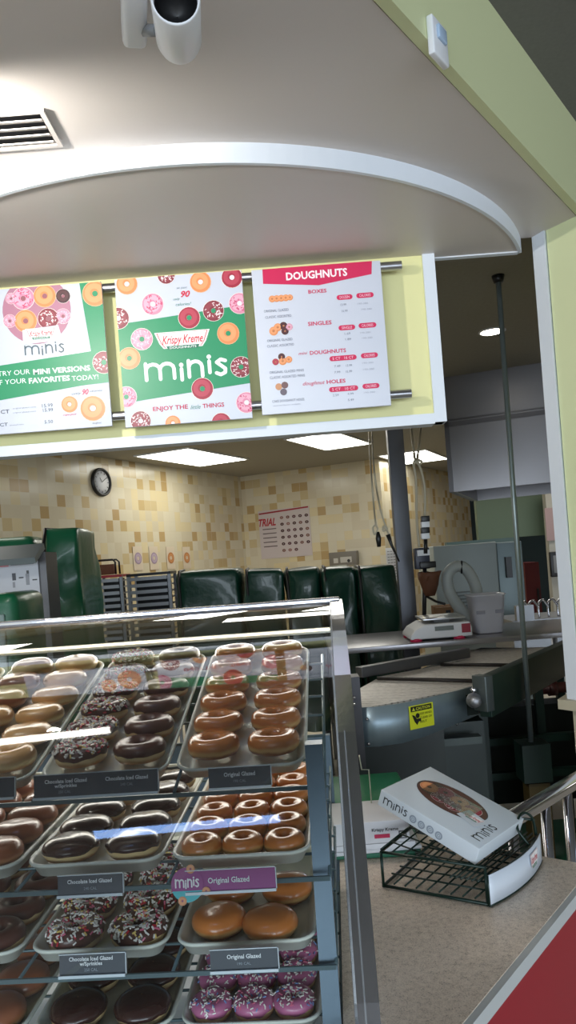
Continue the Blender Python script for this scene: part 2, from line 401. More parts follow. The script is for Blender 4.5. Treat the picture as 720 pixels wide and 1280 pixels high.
# ceilings
struct(MB().prism([(-4.5, YB), (9, YB), (9, 16), (-9, 16), (-9, YB)], ZK, ZK+.1, kceil_m).build('ceiling_kitchen', kceil_m))
g = MB()
struct(MB().prism([tuple(FP(-7.5, .03)), (-5, -6), (7, -6), (7, 9), tuple(FP(7, .03))], ZD, ZD+.1, darkceil_m).build('ceiling_dining', darkceil_m))
gr = MB()
for i in range(-9, 12):                                   # grid of the dropped ceiling
    gr.box(V((0, 0, ZD-.004))+V((FD.x, FD.y, 0))*1.5+V((FN.x, FN.y, 0))*(3+0)+V((FD.x, FD.y, 0))*(i*.61), (6.0, .024, .01), math.atan2(FN.y, FN.x), darkceil_m)
for i in range(0, 9):
    gr.box(V((FX0, FY0, ZD-.004))+V((FN.x, FN.y, 0))*(.25+i*.61)+V((FD.x, FD.y, 0))*0, (12, .024, .01), math.atan2(FD.y, FD.x), darkceil_m)
struct(gr.build('ceiling_grid', darkceil_m))
# floor
fl = MB().b2((-9, -6, -.1), (9, 16, 0), floor_m).build('floor', floor_m); uvplane(fl, (1, 0, 0), (0, 1, 0)); struct(fl)
# kitchen walls
def wall(name, a, b, th, m, z0=0, z1=ZK, side=1):
    a = V(a); b = V(b); d = (b-a).normalized(); n = V((-d.y, d.x))*side*th
    o = MB().prism([tuple(a), tuple(b), tuple(b+n), tuple(a+n)], z0, z1, m).build(name, m)
    uvplane(o, (d.x, d.y, 0), (0, 0, 1)); return struct(o)
wall('wall_left', KC-W1*9, KC, .12, tile_m)
K2 = KC+W2*1.93
wall('wall_back', KC, K2, .12, tile_m)
W3 = V((.5, .866)); K3 = K2+W3*3.7
wall('wall_passage', K2, K3, .12, tile_m)
wall('wall_far', (-1, 14.5), (9, 14.5), .1, mat('dark_teal_paint', (36, 54, 54), .6))
wall('wall_right', (8.8, 16), (8.8, -6), .1, beige_m, z1=3)
wall('wall_dining', (-5, 4.5), (-5, -6), .1, beige_m, z1=3)
# window wall behind the camera: solid bits and an opening
for i, (x0, x1, z0, z1) in enumerate([(-5, 8.8, 0, .5), (-5, 8.8, 2.7, 3.0), (-5, -4.6, .5, 2.7), (8.0, 8.8, .5, 2.7), (-.1, .1, .5, 2.7), (3.9, 4.1, .5, 2.7)]):
    struct(MB().b2((x0, -6, z0), (x1, -5.9, z1), beige_m).build('wall_front', beige_m))
# ---- pier at the end of the opening
pa = V((.972, 2.76)); pb = V((1.0755, 2.606)); pd = (pb-pa).normalized(); pn = V((pd.y, -pd.x))
if pn.y > 0: pn = -pn
wt = .062
zc = 1.02
m1 = pa+pd*wt
pr = MB().prism([tuple(m1), tuple(pb), tuple(pb+FD*1.2), tuple(m1+FD*1.2+pd*0)], zc, ZA+.3, ygreen_m)
struct(pr.build('wall_pier', ygreen_m))
pt = MB().prism([tuple(pa-FD*.0), tuple(m1+pn*.01), tuple(m1+FD*.12), tuple(pa+FD*.12)], zc, ZA, trim_m)
struct(pt.build('trim_4', trim_m))
cp = MB()
cp.prism([tuple(pa-pd*.03-FD*.03), tuple(pb+pd*.03-FD*.03), tuple(pb+pd*.03+FD*1.2), tuple(pa-pd*.03+FD*1.2)], zc-.035, zc, beige_m)
struct(cp.build('trim_5', beige_m))
struct(MB().prism([tuple(pa+pd*.02), tuple(pb), tuple(pb+FD*1.2), tuple(pa+pd*.02+FD*1.2)], 0, zc-.035, beige_m).build('wall_pier_base', beige_m))
# ---- fittings of the soffit
sp = thing('track_light', 'white cylinder spotlight with a black mouth under the pale soffit', 'spotlight', PZ(228, 75, ZA))
a = PZ(224, 54, 2.61); b = PD(219, -4, 1.30); ax = (b-a).normalized(); X_ = ax.cross(V((0, 0, 1))).normalized(); Y_ = ax.cross(X_); HL_ = (b-a).length
MB().lathe([(.002, 0), (.03, 0), (.040, .006), (.043, .02), (.043, HL_-.005), (.040, HL_), (.038, HL_-.008), (.038, HL_-.07)], a, 32, white_m, X_, Y_, ax).build('lamp_head', white_m, sp)
MB().lathe([(.038, HL_-.03), (.034, HL_-.06), (.001, HL_-.07)], a, 32, dark_m, X_, Y_, ax).build('reflector', dark_m, sp)
c0 = PZ(169, 64, ZA-.06); c1 = PZ(168, -60, ZA-.06); cd_ = (c1-c0).normalized()
MB().box((c0+c1)/2+V((0, 0, .03)), ((c1-c0).length, .048, .06), 0, white_m, X=cd_, Y=V((-cd_.y, cd_.x, 0)), Z=V((0, 0, 1)), bevel=.012).build('driver_box', white_m, sp)
MB().tube([PZ(180, 38, ZA-.05), PD(198, 38, 1.44)], .011, grey_m).build('arm', grey_m, sp)
vg = thing('air_vent', 'slatted white air vent with dark gaps set in the soffit', 'vent', (-.75, 1.86, ZA))
MB().b2((-1.0, 1.79, ZA-.002), (-.505, 1.925, ZA+.0), dark_m).build('duct_opening', dark_m, vg)
mm = MB()
for i in range(4): mm.box((-.755, 1.805+i*.031+.013, ZA-.006), (.50, .019, .003), 0, soffit_m, X=V((1, 0, 0)), Y=V((0, .94, .34)))
mm.build('slats', soffit_m, vg)
mm = MB(); mm.b2((-1.0, 1.78, ZA-.008), (-.49, 1.79, ZA-.001)); mm.b2((-1.0, 1.925, ZA-.008), (-.49, 1.935, ZA-.001)); mm.b2((-.502, 1.79, ZA-.008), (-.49, 1.925, ZA-.001)); mm.build('frame', soffit_m, vg)
# little plate on the fascia
pp = V(ray(543, 55)+(0,))
def on_fascia(px, py, o=.03):
    x, z = ray(px, py); # x*d = FX + ...
    a = V((FX0, FY0))+FN*o; dd = (a.x*FD.y-a.y*FD.x)/(x*FD.y-FD.x); return V((x*dd, dd, EYE+z*dd))
fp = on_fascia(543, 55)
F3 = V((FD.x, FD.y, 0)); N3 = V((FN.x, FN.y, 0)); Z3 = V((0, 0, 1))
bl = thing('sensor_plate', 'small pale blue-white sensor box fixed on the yellow-green fascia', 'sensor', fp)
MB().box(fp+N3*.008, (.075, .016, .085), 0, white_m, X=F3, Y=N3, Z=Z3, bevel=.004).build('housing', white_m, bl)
MB().box(fp+N3*.019+Z3*.012, (.04, .008, .03), 0, mat('pale_blue_lens', (168, 190, 214), .2), X=F3, Y=N3, Z=Z3, bevel=.003).build('lens', None, bl)
# ================================================================ MENU BOARDS
YP = 2.64
def q(px, py): x, z = ray(px, py); return x*YP, EYE+z*YP
rail_lab = ['upper steel rail the menu panels hang from', 'lower steel rail behind the menu panels']
for zz, lb in ((2.60, rail_lab[0]), (2.15, rail_lab[1])):
    o = MB(); o.lathe([(.0005, 0), (.0155, 0), (.016, .001), (.016, 1.93), (.0155, 1.931), (.0005, 1.931)], (-1.455, 2.668, zz), 20, steel_m, V((0, 1, 0)), V((0, 0, 1)), V((1, 0, 0)))
    rt = tag(o.build('menu_rail', steel_m, base=V((-1.455, 2.668, zz))), lb, 'rail', 'menu board rails')
    for x in (-1.2, -.02):
        s_ = MB().tube([(x, 2.684, zz), (x, 2.72, zz)], .009, steel_m).build('bracket', steel_m, None); s_.parent = rt; s_.matrix_parent_inverse = Matrix.Translation((1.455, -2.668, -zz))
panels = []
for nm, x0, x1, z0, z1, lb in (('a', -1.02, -.573, 2.112, 2.614, 'white and green menu panel offering mini versions, doughnuts in a round window'),
                               ('b', -.527, -.0845, 2.102, 2.617, 'green and white poster panel with scattered printed doughnuts and a big minis word'),
                               ('c', -.050, .399, 2.109, 2.613, 'white price panel headed DOUGHNUTS in a red banner')):
    T = thing('menu_board', lb, 'menu', ((x0+x1)/2, YP+.006, z0), 'menu panels above the counter')
    MB().b2((x0, YP, z0), (x1, YP+.012, z1), paper_m, bevel=.001).build('board', mat('panel_white', (206, 210, 222), .35), T)
    panels.append((T, x0, x1, z0, z1))
def mkart(i, base=True):
    T, x0, x1, z0, z1 = panels[i]
    A = Art((0, YP, 0), (1, 0, 0), (0, 0, 1), clip=(x0, z0, x1, z1), pix=q); A.L = 2; return A, T, x0, x1, z0, z1
GRN = (32, 140, 94); MAG = (206, 34, 84); INKG = (92, 98, 110)
# panel b
A, T, x0, x1, z0, z1 = mkart(1)
z135 = lambda x, y, s=3.892: (135+x/s, 330+y/s); z140 = lambda x, y, s=3.892: (140+x/s, 430+y/s)
A.poly([z135(45, 295), z135(655, 200), z140(672, 190), z140(45, 290)], GRN)
A.poly([z135(38, 296), z135(660, 200), z140(675, 188), z140(40, 292)], GRN, 1)
for x, y, r, k, hb in [(92, 98, 50, 'glaze', 0), (283, 55, 42, 'choc', 0), (450, 88, 50, 'glaze', 0), (603, 66, 50, 'red', 0), (218, 196, 52, 'pinkspr', 0), (50, 265, 52, 'choc', 0),
                       (395, 262, 52, 'red', 1), (513, 228, 50, 'choc', 1), (640, 192, 50, 'pinkspr', 0), (165, 366, 52, 'pink', 1), (585, 338, 52, 'glaze', 1)]:
    A.dn(q(*z135(x, y)), r/3.892/F*YP, k, GRN if hb else None)
for x, y, r, k, hb in [(85, 70, 52, 'glaze', 1), (628, 112, 50, 'choc', 1), (70, 258, 50, 'pinkspr', 1), (440, 218, 52, 'red', 1), (655, 285, 50, 'pinkspr', 0), (140, 375, 48, 'choc', 0), (297, 385, 36, 'glaze', 0), (532, 382, 46, 'red', 0)]:
    A.dn(q(*z140(x, y)), r/3.892/F*YP, k, GRN if hb else None)
lx, lz = q(*z135(363, 372)); A.logo(lx, lz, 270/3.892/F*YP, 96/3.892/F*YP, 3)
a_, b_ = q(*z140(156, 186)), q(*z140(566, 160)); A.minis(a_[0]+.004, a_[1]+.006, b_[0]-a_[0]-.006, .066, (240, 248, 244), .19, 3)
def line(A, s, p0, p1, h, rgb, bold=0, shear=0, L=None, zf=None):
    a, b = q(*(zf(*p0) if zf else p0)), q(*(zf(*p1) if zf else p1)); A.text(s, a[0], (a[1]+b[1])/2 if True else a[1], b[0]-a[0], h, rgb, bold, shear, L)
line(A, 'ENJOY THE', (200, 328), (370, 313), .0145, (190, 40, 70), .02, zf=z140); line(A, 'little', (382, 318), (432, 314), .014, (80, 140, 120), 0, .4, zf=z140); line(A, 'THINGS', (442, 312), (546, 304), .0145, (190, 40, 70), .02, zf=z140)
line(A, '90', (355, 165), (400, 155), .021, (206, 40, 70), .03, .3, zf=z135); line(A, 'only', (318, 180), (350, 172), .008, (80, 140, 120), 0, .3, zf=z135)
line(A, 'calories!', (330, 208), (405, 196), .010, (80, 140, 120), 0, .3, zf=z135); line(A, 'at just', (335, 132), (385, 108), .007, (100, 120, 130), 0, .2, zf=z135)
A.build('artwork', T)
# panel a
A, T, x0, x1, z0, z1 = mkart(0)
za = lambda x, y, s=4.966: (x/s, 340+y/s); zb = lambda x, y, s=4.966: (x/s, 440+y/s)
A.poly([za(490, 55), za(625, 50), zb(690, 185), zb(525, 205), zb(0, 300), (-60, 512), (-60, 468), zb(0, 88), zb(565, 0), za(560, 500)][:0] or [za(490, 55), za(640, 45), za(660, 480), za(566, 497)], GRN)
A.poly([(-60, 466), zb(0, 85), zb(566, -5), zb(690, -20), zb(700, 185), zb(520, 207), zb(0, 300), (-60, 512)], GRN)
c_ = q(*za(228, 235)); ra = 212/4.966/F*YP
A.disc(c_, ra, (176, 120, 140), 2.2, n=40)
# doughnuts clipped by the window: only ones that stay inside it, in two rows and the rim ones smaller
for x, y, r, k in [(145, 165, 68, 'pinkspr'), (278, 150, 68, 'glaze'), (160, 305, 68, 'glaze'), (300, 290, 64, 'choc'), (392, 150, 44, 'dark'), (392, 275, 46, 'pink'), (62, 305, 40, 'pink'), (70, 165, 34, 'pink')]:
    A.dn(q(*za(x, y)), r/4.966/F*YP, k, (150, 90, 100), 3)
A.poly([za(140, 362), za(362, 330), za(390, 425), za(145, 450)], (214, 214, 226), 4.5)
p_ = q(*za(255, 385)); A.logo(p_[0], p_[1], 190/4.966/F*YP, 78/4.966/F*YP, 5)
a_, b_ = q(*za(148, 525)), q(*za(400, 480)); A.minis(a_[0]+.004, (a_[1]+b_[1])/2-.002, b_[0]-a_[0]-.004, .036, (80, 96, 104), .12, 6)
A.dn(q(*za(590, 135)), 76/4.966/F*YP, 'glaze', GRN, 3); A.dn(q(*zb(645, 65)), 68/4.966/F*YP, 'choc', GRN, 3)
WH = (238, 244, 242)
line(A, 'TRY OUR', (-12, 150), (188, 138), .0165, WH, .0, zf=zb); line(A, 'MINI VERSIONS', (208, 136), (562, 118), .018, WH, .03, zf=zb)
line(A, 'OF YOUR', (-42, 205), (165, 195), .0165, WH, 0, zf=zb); line(A, 'FAVORITES', (180, 192), (436, 180), .018, WH, .03, zf=zb); line(A, 'TODAY!', (448, 180), (612, 168), .0165, WH, 0, zf=zb)
line(A, '20 CT', (-50, 388), (60, 380), .013, INKG, .01, zf=zb); line(A, '5 CT', (-30, 465), (50, 458), .011, INKG, .01, zf=zb)
line(A, '15.99', (262, 345), (328, 340), .012, INKG, zf=zb); line(A, '15.99', (268, 372), (330, 366), .011, INKG, zf=zb); line(A, '5.50', (278, 445), (330, 440), .011, INKG, zf=zb)
for y in (345, 372): line(A, 'original glazed minis', (80, y+6), (225, y+2), .004, (150, 154, 164), zf=zb)
line(A, 'assorted minis', (60, 458), (148, 452), .004, (150, 154, 164), zf=zb)
A.dn(q(*zb(432, 325)), 50/4.966/F*YP, 'glaze', None, 3); A.dn(q(*zb(577, 350)), 76/4.966/F*YP, 'glaze', None, 3)
line(A, '90', (512, 268), (552, 260), .019, MAG, .03, .3, zf=zb); line(A, 'only', (445, 268), (505, 260), .008, INKG, 0, .3, zf=zb); line(A, 'calories', (558, 252), (635, 240), .007, INKG, 0, .3, zf=zb)
line(A, 'original glazed', (392, 398), (475, 388), .006, MAG, 0, .3, zf=zb); line(A, 'doughnut', (575, 450), (630, 440), .006, INKG, 0, .3, zf=zb)
A.build('artwork', T)
# panel c
A, T, x0, x1, z0, z1 = mkart(2)
zc1 = lambda x, y, s=4.235: (310+x/s, 320+y/s); zc2 = lambda x, y, s=4.0: (315+x/s, 420+y/s)
A.poly([zc1(76, 66), zc1(656, 12), zc1(654, 96), zc1(375, 155), zc1(80, 148)], MAG)
line(A, 'DOUGHNUTS', (203, 132), (526, 100), .026, (250, 236, 240), .03, zf=zc1)
line(A, 'BOXES', (320, 202), (416, 190), .0125, MAG, .02, zf=zc1); line(A, 'SINGLES', (318, 372), (443, 360), .0135, MAG, .02, zf=zc1)
line(A, 'DOUGHNUTS', (290, 95), (470, 80), .013, MAG, .02, zf=zc2); line(A, 'mini', (232, 95), (278, 92), .010, MAG, .0, .4, zf=zc2)
line(A, 'HOLES', (374, 240), (468, 232), .013, MAG, .02, zf=zc2); line(A, 'doughnut', (255, 250), (365, 238), .013, MAG, .0, .4, zf=zc2)
for zf, x0_, x1_, y_, t_ in [(zc1, 470, 552, 218, 'DOZEN'), (zc1, 574, 664, 208, 'CALORIES'), (zc1, 480, 566, 379, 'SINGLE'), (zc1, 586, 678, 367, 'CALORIES'), (zc2, 388, 522, 110, '5 CT   16 CT'), (zc2, 545, 628, 97, 'CALORIES'), (zc2, 386, 530, 264, '5 CT   10 CT'), (zc2, 553, 636, 250, 'CALORIES')]:
    a_, b_ = q(*zf(x0_, y_+4)), q(*zf(x1_, y_-4)); A.stroke([(a_[0]+.008, (a_[1]+b_[1])/2), (b_[0]-.008, (a_[1]+b_[1])/2)], .0175, MAG, 3)
    A.text(t_, a_[0]+.010, (a_[1]+b_[1])/2-.0045, b_[0]-a_[0]-.020, .009, (240, 190, 206), .01, 0, 4)
for zf, x_, y_, w_, t_ in [(zc1, 85, 300, 130, 'ORIGINAL GLAZED'), (zc1, 92, 332, 138, 'CLASSIC ASSORTED'), (zc1, 102, 456, 134, 'ORIGINAL GLAZED'), (zc2, 76, 58, 134, 'CLASSIC ASSORTED'), (zc2, 88, 188, 172, 'ORIGINAL GLAZED MINIS'), (zc2, 90, 214, 175, 'CLASSIC ASSORTED MINIS'), (zc2, 102, 333, 160, 'CAKE DOUGHNUT HOLES')]:
    line(A, t_, (x_, y_), (x_+w_, y_-10), .0085, (120, 124, 140), .0, zf=zf)
for zf, x_, y_, t_ in [(zc1, 490, 265, '13.99'), (zc1, 497, 298, '16.99'), (zc1, 512, 418, '1.69'), (zc1, 516, 448, '1.89'), (zc2, 412, 158, '7.49'), (zc2, 470, 154, '13.99'), (zc2, 412, 188, '7.99'), (zc2, 470, 184, '15.99'), (zc2, 404, 303, '2.59'), (zc2, 478, 296, '4.99'), (zc2, 480, 326, '5.49')]:
    line(A, t_, (x_, y_), (x_+30, y_-3), .0075, (128, 134, 150), .0, zf=zf)
for zf, x_, y_ in [(zc1, 580, 258), (zc1, 600, 288), (zc1, 594, 412), (zc1, 604, 440), (zc2, 552, 140), (zc2, 556, 172), (zc2, 560, 288)]:
    line(A, '190-380', (x_, y_), (x_+55, y_-4), .006, (176, 180, 192), .0, zf=zf)
line(A, 'assorted flavors available', (106, 352), (242, 342), .004, (160, 164, 176), zf=zc2)
# pictures: box of a dozen, a heap, a heap of minis, three holes
for (x, y, r, k), zf in [((128, 228, 17, 'glaze'), zc1), ((152, 226, 17, 'glaze'), zc1), ((176, 224, 17, 'glaze'), zc1), ((200, 222, 17, 'glaze'), zc1), ((222, 220, 15, 'glaze'), zc1),
                         ((136, 398, 22, 'glaze'), zc1), ((158, 378, 20, 'glaze'), zc1), ((188, 370, 20, 'dark'), zc1), ((218, 376, 18, 'pink'), zc1), ((196, 398, 19, 'dark'), zc1),
                         ((118, 130, 17, 'red'), zc2), ((148, 104, 18, 'dark'), zc2), ((154, 126, 20, 'glaze'), zc2), ((184, 118, 17, 'glaze'), zc2)]:
    A.dn(q(*zf(x, y)), r/4.1/F*YP, k, (190, 120, 80), 3)
for x, y, c in [(134, 254, (206, 150, 110)), (164, 246, (120, 90, 90)), (158, 280, (110, 100, 110))]: A.disc(q(*zc2(x, y)), 17/4/F*YP, c, 3)
A.build('artwork', T)
# ================================================================ KITCHEN FITTINGS
def fixture(px, py, W, L, rot, label):
    c = PZ(px, py, ZK); T = thing('ceiling_light', label, 'ceiling light', c, 'fluorescent panels in the kitchen ceiling')
    MB().box(c-V((0, 0, .006)), (W, L, .008), rot, white_m).build('diffuser', mat('lit_diffuser', (255, 255, 244), .5, emit=7), T)
    m = MB(); X = V((math.cos(rot), math.sin(rot), 0)); Y = V((-math.sin(rot), math.cos(rot), 0))
    for s in (-1, 1):
        m.box(c-V((0, 0, .006))+X*(s*(W/2+.012)), (.022, L+.045, .012), rot, white_m); m.box(c-V((0, 0, .006))+Y*(s*(L/2+.012)), (W, .022, .012), rot, white_m)
    m.build('frame', white_m, T)
AW = math.atan2(W1.y, W1.x)
fixture(243, 571.5, 1.2, .6, AW, 'bright fluorescent panel above the wall clock side of the kitchen')
fixture(413, 551, 1.0, .5, AW, 'bright fluorescent panel just under the edge of the menu bulkhead')
fixture(519, 571, 1.15, .55, AW, 'bright fluorescent panel behind the steel post')
c = PZ(615, 414, ZK); dl = thing('recessed_light', 'small round recessed downlight behind the thin steel pole', 'downlight', c)
MB().lathe([(.001, -.004), (.062, -.004), (.062, 0), (.001, 0)], c, 24, None).build('lamp', mat('lit_downlight', (255, 246, 226), .5, emit=14), dl)
MB().lathe([(.062, -.006), (.074, -.004), (.074, 0), (.062, 0)], c, 24, None, closed=True).build('ring', white_m, dl)
# wall clock on the left wall
def on_wall(px, py, P, D, off=0):
    x, z = ray(px, py); n = V((D.y, -D.x))*off; a = V((P.x, P.y))+n; dd = (a.x*D.y-a.y*D.x)/(x*D.y-D.x); return V((x*dd, dd, EYE+z*dd))
WD = V((W1.x, W1.y, 0)); WN = V((W1.y, -W1.x, 0))
c = on_wall(125, 603, KC, W1, 0)
ck = thing('wall_clock', 'round black-rimmed clock on the tiled wall', 'clock', c)
MB().lathe([(.108, 0), (.138, 0), (.142, .012), (.138, .034), (.122, .038), (.112, .022)], c, 32, dark_m, WD, Z3, WN, closed=True).build('rim', dark_m, ck)
MB().lathe([(.001, .012), (.114, .012), (.114, .02), (.001, .02)], c, 32, paper_m, WD, Z3, WN).build('face', paper_m, ck)
Cc = c+WN*.023
for i in range(12):
    a = i*math.pi/6; MB().box(Cc+(WD*math.sin(a)+Z3*math.cos(a))*.095, (.006, .018, .002), 0, dark_m, X=WD*math.cos(a)-Z3*math.sin(a), Y=WD*math.sin(a)+Z3*math.cos(a), Z=WN).build('hour_mark', dark_m, ck)
for L_, a in ((.055, -.6), (.085, 1.0)):
    d = WD*math.sin(a)+Z3*math.cos(a); MB().box(Cc+WN*.003+d*L_*.45, (.006, L_, .002), 0, dark_m, X=d.cross(WN), Y=d, Z=WN).build('hand', dark_m, ck)
# poster on the back wall
BD = V((W2.x, W2.y, 0)); BN = V((W2.y, -W2.x, 0))
tl = on_wall(323, 644, KC, W2, .002); br = on_wall(391, 694, KC, W2, .002)
w_ = (br-tl).dot(BD); hh = tl.z-br.z+.05
pt_ = thing('wall_poster', 'white poster with red heading and rows of small doughnut pictures on the back wall', 'poster', tl)
O_ = V((tl.x, tl.y, br.z))
MB().box(O_+BD*(w_/2)+Z3*(hh/2)+BN*.004, (w_, .003, hh), 0, paper_m, X=BD, Y=BN, Z=Z3).build('sheet', mat('poster_paper', (196, 184, 184), .5), pt_)
A = Art(O_+BN*.007, BD, Z3, eps=.001)
A.poly([(.01, hh-.05), (w_-.01, hh-.02), (w_-.01, hh-.0), (.01, hh-.03)], (150, 24, 40), raw=True)
A.text('TRIAL', .0, hh*.68, w_*.34, hh*.15, (170, 24, 40), .03, .3)
for i in range(5): A.rect(.05, hh*(.6-.09*i), w_*.34, hh*(.6-.09*i)+.012, (90, 70, 74))
for r in range(6):
    for k in range(5 if r < 5 else 3):
        A.disc((w_*(.46+.12*k), hh*(.82-.135*r)), .026, random.choice([(70, 34, 34), (120, 80, 70), (140, 96, 90), (90, 50, 56)]), 1, ry=.02, n=12, hole=.25)
A.build('print', pt_)
# four doughnut cards on the left wall
for i, (px, k) in enumerate(((172, 'pink'), (192, 'pink'), (213, 'glaze'), (233, 'glaze'))):
    c = on_wall(px, 698-i*.3, KC, W1, .002)
    T = thing('picture_card', ('white card with one %s doughnut picture, %s of four above the green covers' % (('pink', 'violet', 'golden', 'orange')[i], ('first', 'second', 'third', 'last')[i])), 'card', c, 'doughnut cards on the tiled wall')
    MB().box(c+WN*.004, (.16, .003, .25), 0, paper_m, X=WD, Y=WN, Z=Z3).build('sheet', mat('card_cream', (206, 190, 168), .6), T)
    A = Art(c+WN*.007, WD, Z3, eps=.001); A.disc((0, 0), .062, (150, 130, 150) if i < 2 else (176, 112, 60), 1, hole=.35); A.disc((0, 0), .05, (180, 160, 176) if i < 2 else (196, 136, 84), 2, hole=.5); A.build('print', T)
# control box on the back wall
c = on_wall(432, 698, KC, W2, 0); T = thing('control_box', 'grey control box on the back wall above the covered racks', 'control box', c)
MB().box(c+BN*.056, (.36, .1, .17), 0, grey_m, X=BD, Y=BN, Z=Z3, bevel=.006).build('housing', mat('box_grey', (118, 112, 104), .5), T)
A = Art(c+BN*.108, BD, Z3, eps=.001); A.rect(-.12, -.05, -.06, .01, (190, 186, 180)); A.rect(-.03, -.05, .12, .02, (186, 182, 176)); A.disc((.08, -.03), .02, (40, 40, 40), 2); A.build('label', T)
# notice on passage wall
c = on_wall(489, 706, K2, W3, .004); W33 = V((W3.x, W3.y, 0)); NN3 = V((W3.y, -W3.x, 0))
T = thing('wall_notice', 'white sheet of printed columns hung behind the steel post', 'notice', c)
MB().box(c+NN3*.004, (.3, .003, .42), 0, paper_m, X=W33, Y=NN3, Z=Z3).build('sheet', paper_m, T)
A = Art(c+NN3*.008, W33, Z3, eps=.001)
for i in range(10):
    for k in range(3): A.rect(-.12+k*.09, .16-i*.035, -.05+k*.09, .172-i*.035, (150, 150, 156))
A.build('print', T)
# ---- covered racks
def cover(px0, px1, ptop, d0, zbot, m, label, depth=.65, seed=0, lean=0, wrap=False, rough=.02):
    a = PD(px0, ptop, d0); b = PD(px1, ptop, d0); ztop = a.z/2+b.z/2; w = (b.x-a.x)*.97; cx_ = (a.x+b.x)/2
    T = thing('covered_rack', label, 'rack', (cx_, d0+depth/2, 0), 'green covered racks')
    mb = MB(); nu, nv = 22, 16; nz = int((ztop-zbot)/.06)+2
    # superellipse section walls then domed top
    def sec(k, n=48):
        pts = []
        for j in range(n):
            t = 2*math.pi*j/n; c_, s_ = math.cos(t), math.sin(t); e = .22
            pts.append((math.copysign(abs(c_)**e, c_)*w/2*k, math.copysign(abs(s_)**e, s_)*depth/2*k))
        return pts
    rows = []
    lv = [(zbot+(ztop-.06-zbot)*i/nz, 1) for i in range(nz+1)]+[(ztop-.03, .985), (ztop-.01, .95), (ztop, .88), (ztop+.005, .5), (ztop+.006, .02)]
    for z, k in lv:
        row = []
        for x, y in sec(k):
            n_ = noise.noise(V((x*5+seed*7, y*5, z*3.2+seed)))*rough*1.6+noise.noise(V((x*14+seed, y*14, z*5)))*rough*.6
            f = 1+n_/max(w/2, .1)*(1 if z < ztop-.02 else .5)
            row.append(mb.bm.verts.new((cx_+x*f, d0+depth/2+y*f, z+(noise.noise(V((x*4, y*4, seed)))*.012 if k < 1 else 0))))
        rows.append(row)
    for i in range(len(rows)-1):
        for j in range(48):
            f = mb.bm.faces.new((rows[i][j], rows[i][(j+1) % 48], rows[i+1][(j+1) % 48], rows[i+1][j])); f.smooth = True
    mb.mats = [m]; mb.build('vinyl_cover', m, T)
    st = MB()                                  # zip tape running over the edge
    for sx in (-.42, ):
        pts = [(cx_+w*sx, d0-.018, zbot+.02), (cx_+w*sx, d0-.018, ztop-.08), (cx_+w*sx, d0+.03, ztop+.004), (cx_+w*sx, d0+.3, ztop+.012)]
        st.tube(pts, .011, None, 6)
    st.build('zip_tape', dark_m, T)
    for sx in (-.4, .4):
        for sy in (.08, depth-.08):
            MB().tube([(cx_+w*sx, d0+sy, 0), (cx_+w*sx, d0+sy, zbot+.04)], .02, steel2_m).build('leg', steel2_m, T)
    return T
cover(215, 302, 713, 5.6, .35, greenB_m, 'dark green vinyl cover with a clear pocket beside the open tray rack', seed=1, wrap=False)
cover(303, 353, 712, 5.55, .35, greenB_m, 'narrow dark green cover second along the covered row', seed=2)
cover(354, 401, 711, 5.5, .35, greenB_m, 'narrow dark green cover with shiny folds midway along the covered row', seed=3, wrap=True)
cover(402, 443, 709, 5.45, .35, greenB_m, 'narrow dark green cover second from the steel post', seed=4)
cover(444, 497, 708, 5.4, .35, greenB_m, 'dark green cover in clear wrap next to the steel post', seed=5, wrap=True)
cover(50, 97, 661, 4.6, .3, green_m, 'tall bright green rack cover standing beside the framed cabinet', seed=6, depth=.5)
cover(-80, 40, 674, 4.75, .3, green_m, 'wide bright green rack cover behind the framed cabinet', seed=8, depth=.5)
# clear pocket outline on the first cover
# ---- open tray rack
def trayrack(px0, px1, pt, d, label, top, n=12):
    a = PD(px0, pt, d); b = PD(px1, pt, d); T = thing('tray_rack', label, 'rack', ((a.x+b.x)/2, d+.3, 0), 'open tray racks')
    z1 = (a.z+b.z)/2
    for x in (a.x+.012, b.x-.012):
        for y in (d, d+.3): MB().b2((x-.012, y-.012, 0), (x+.012, y+.012, z1), steel2_m).build('post', steel2_m, T)
    for i in range(n):
        z = z1-.055-i*.05; m = MB(); m.b2((a.x+.026, d-.03, z), (b.x-.026, d+.31, z+.012)); m.b2((a.x+.026, d-.034, z), (b.x-.026, d-.026, z+.026)); m.build('tray', steel2_m, T)
    MB().b2((a.x+.03, d+.2, z1-.75), (b.x-.03, d+.21, z1-.03)).build('dark_gap_fill', dark_m, T)  # dark sheet added to paint the shade in the gaps between trays
    MB().b2((a.x, d-.02, z1-.02), (b.x, d+.32, z1), top).build('top_panel', top, T)
    return a, b
trayrack(116, 153, 719, 5.9, 'open steel rack of flat trays with a red top', red_m)
a_, b_ = trayrack(158, 213, 716, 5.8, 'open steel rack of flat trays with a dark top', dark_m)
# caddy on the red rack
c = PD(132, 719, 6.1); T = thing('wire_caddy', 'dark framed caddy holding a brown box on the red-topped rack', 'caddy', c)
MB().b2((c.x-.08, c.y-.05, c.z+.003), (c.x+.08, c.y+.05, c.z+.085), brown_m, bevel=.004).build('brown_box', brown_m, T)
m = MB()
for y in (-.07, .07): m.tube([(c.x-.1, c.y+y, c.z+.002), (c.x-.1, c.y+y, c.z+.1), (c.x-.08, c.y+y, c.z+.12), (c.x+.08, c.y+y, c.z+.12), (c.x+.1, c.y+y, c.z+.1), (c.x+.1, c.y+y, c.z+.002)], .008, None, 6)
m.build('frame', dark_m, T)
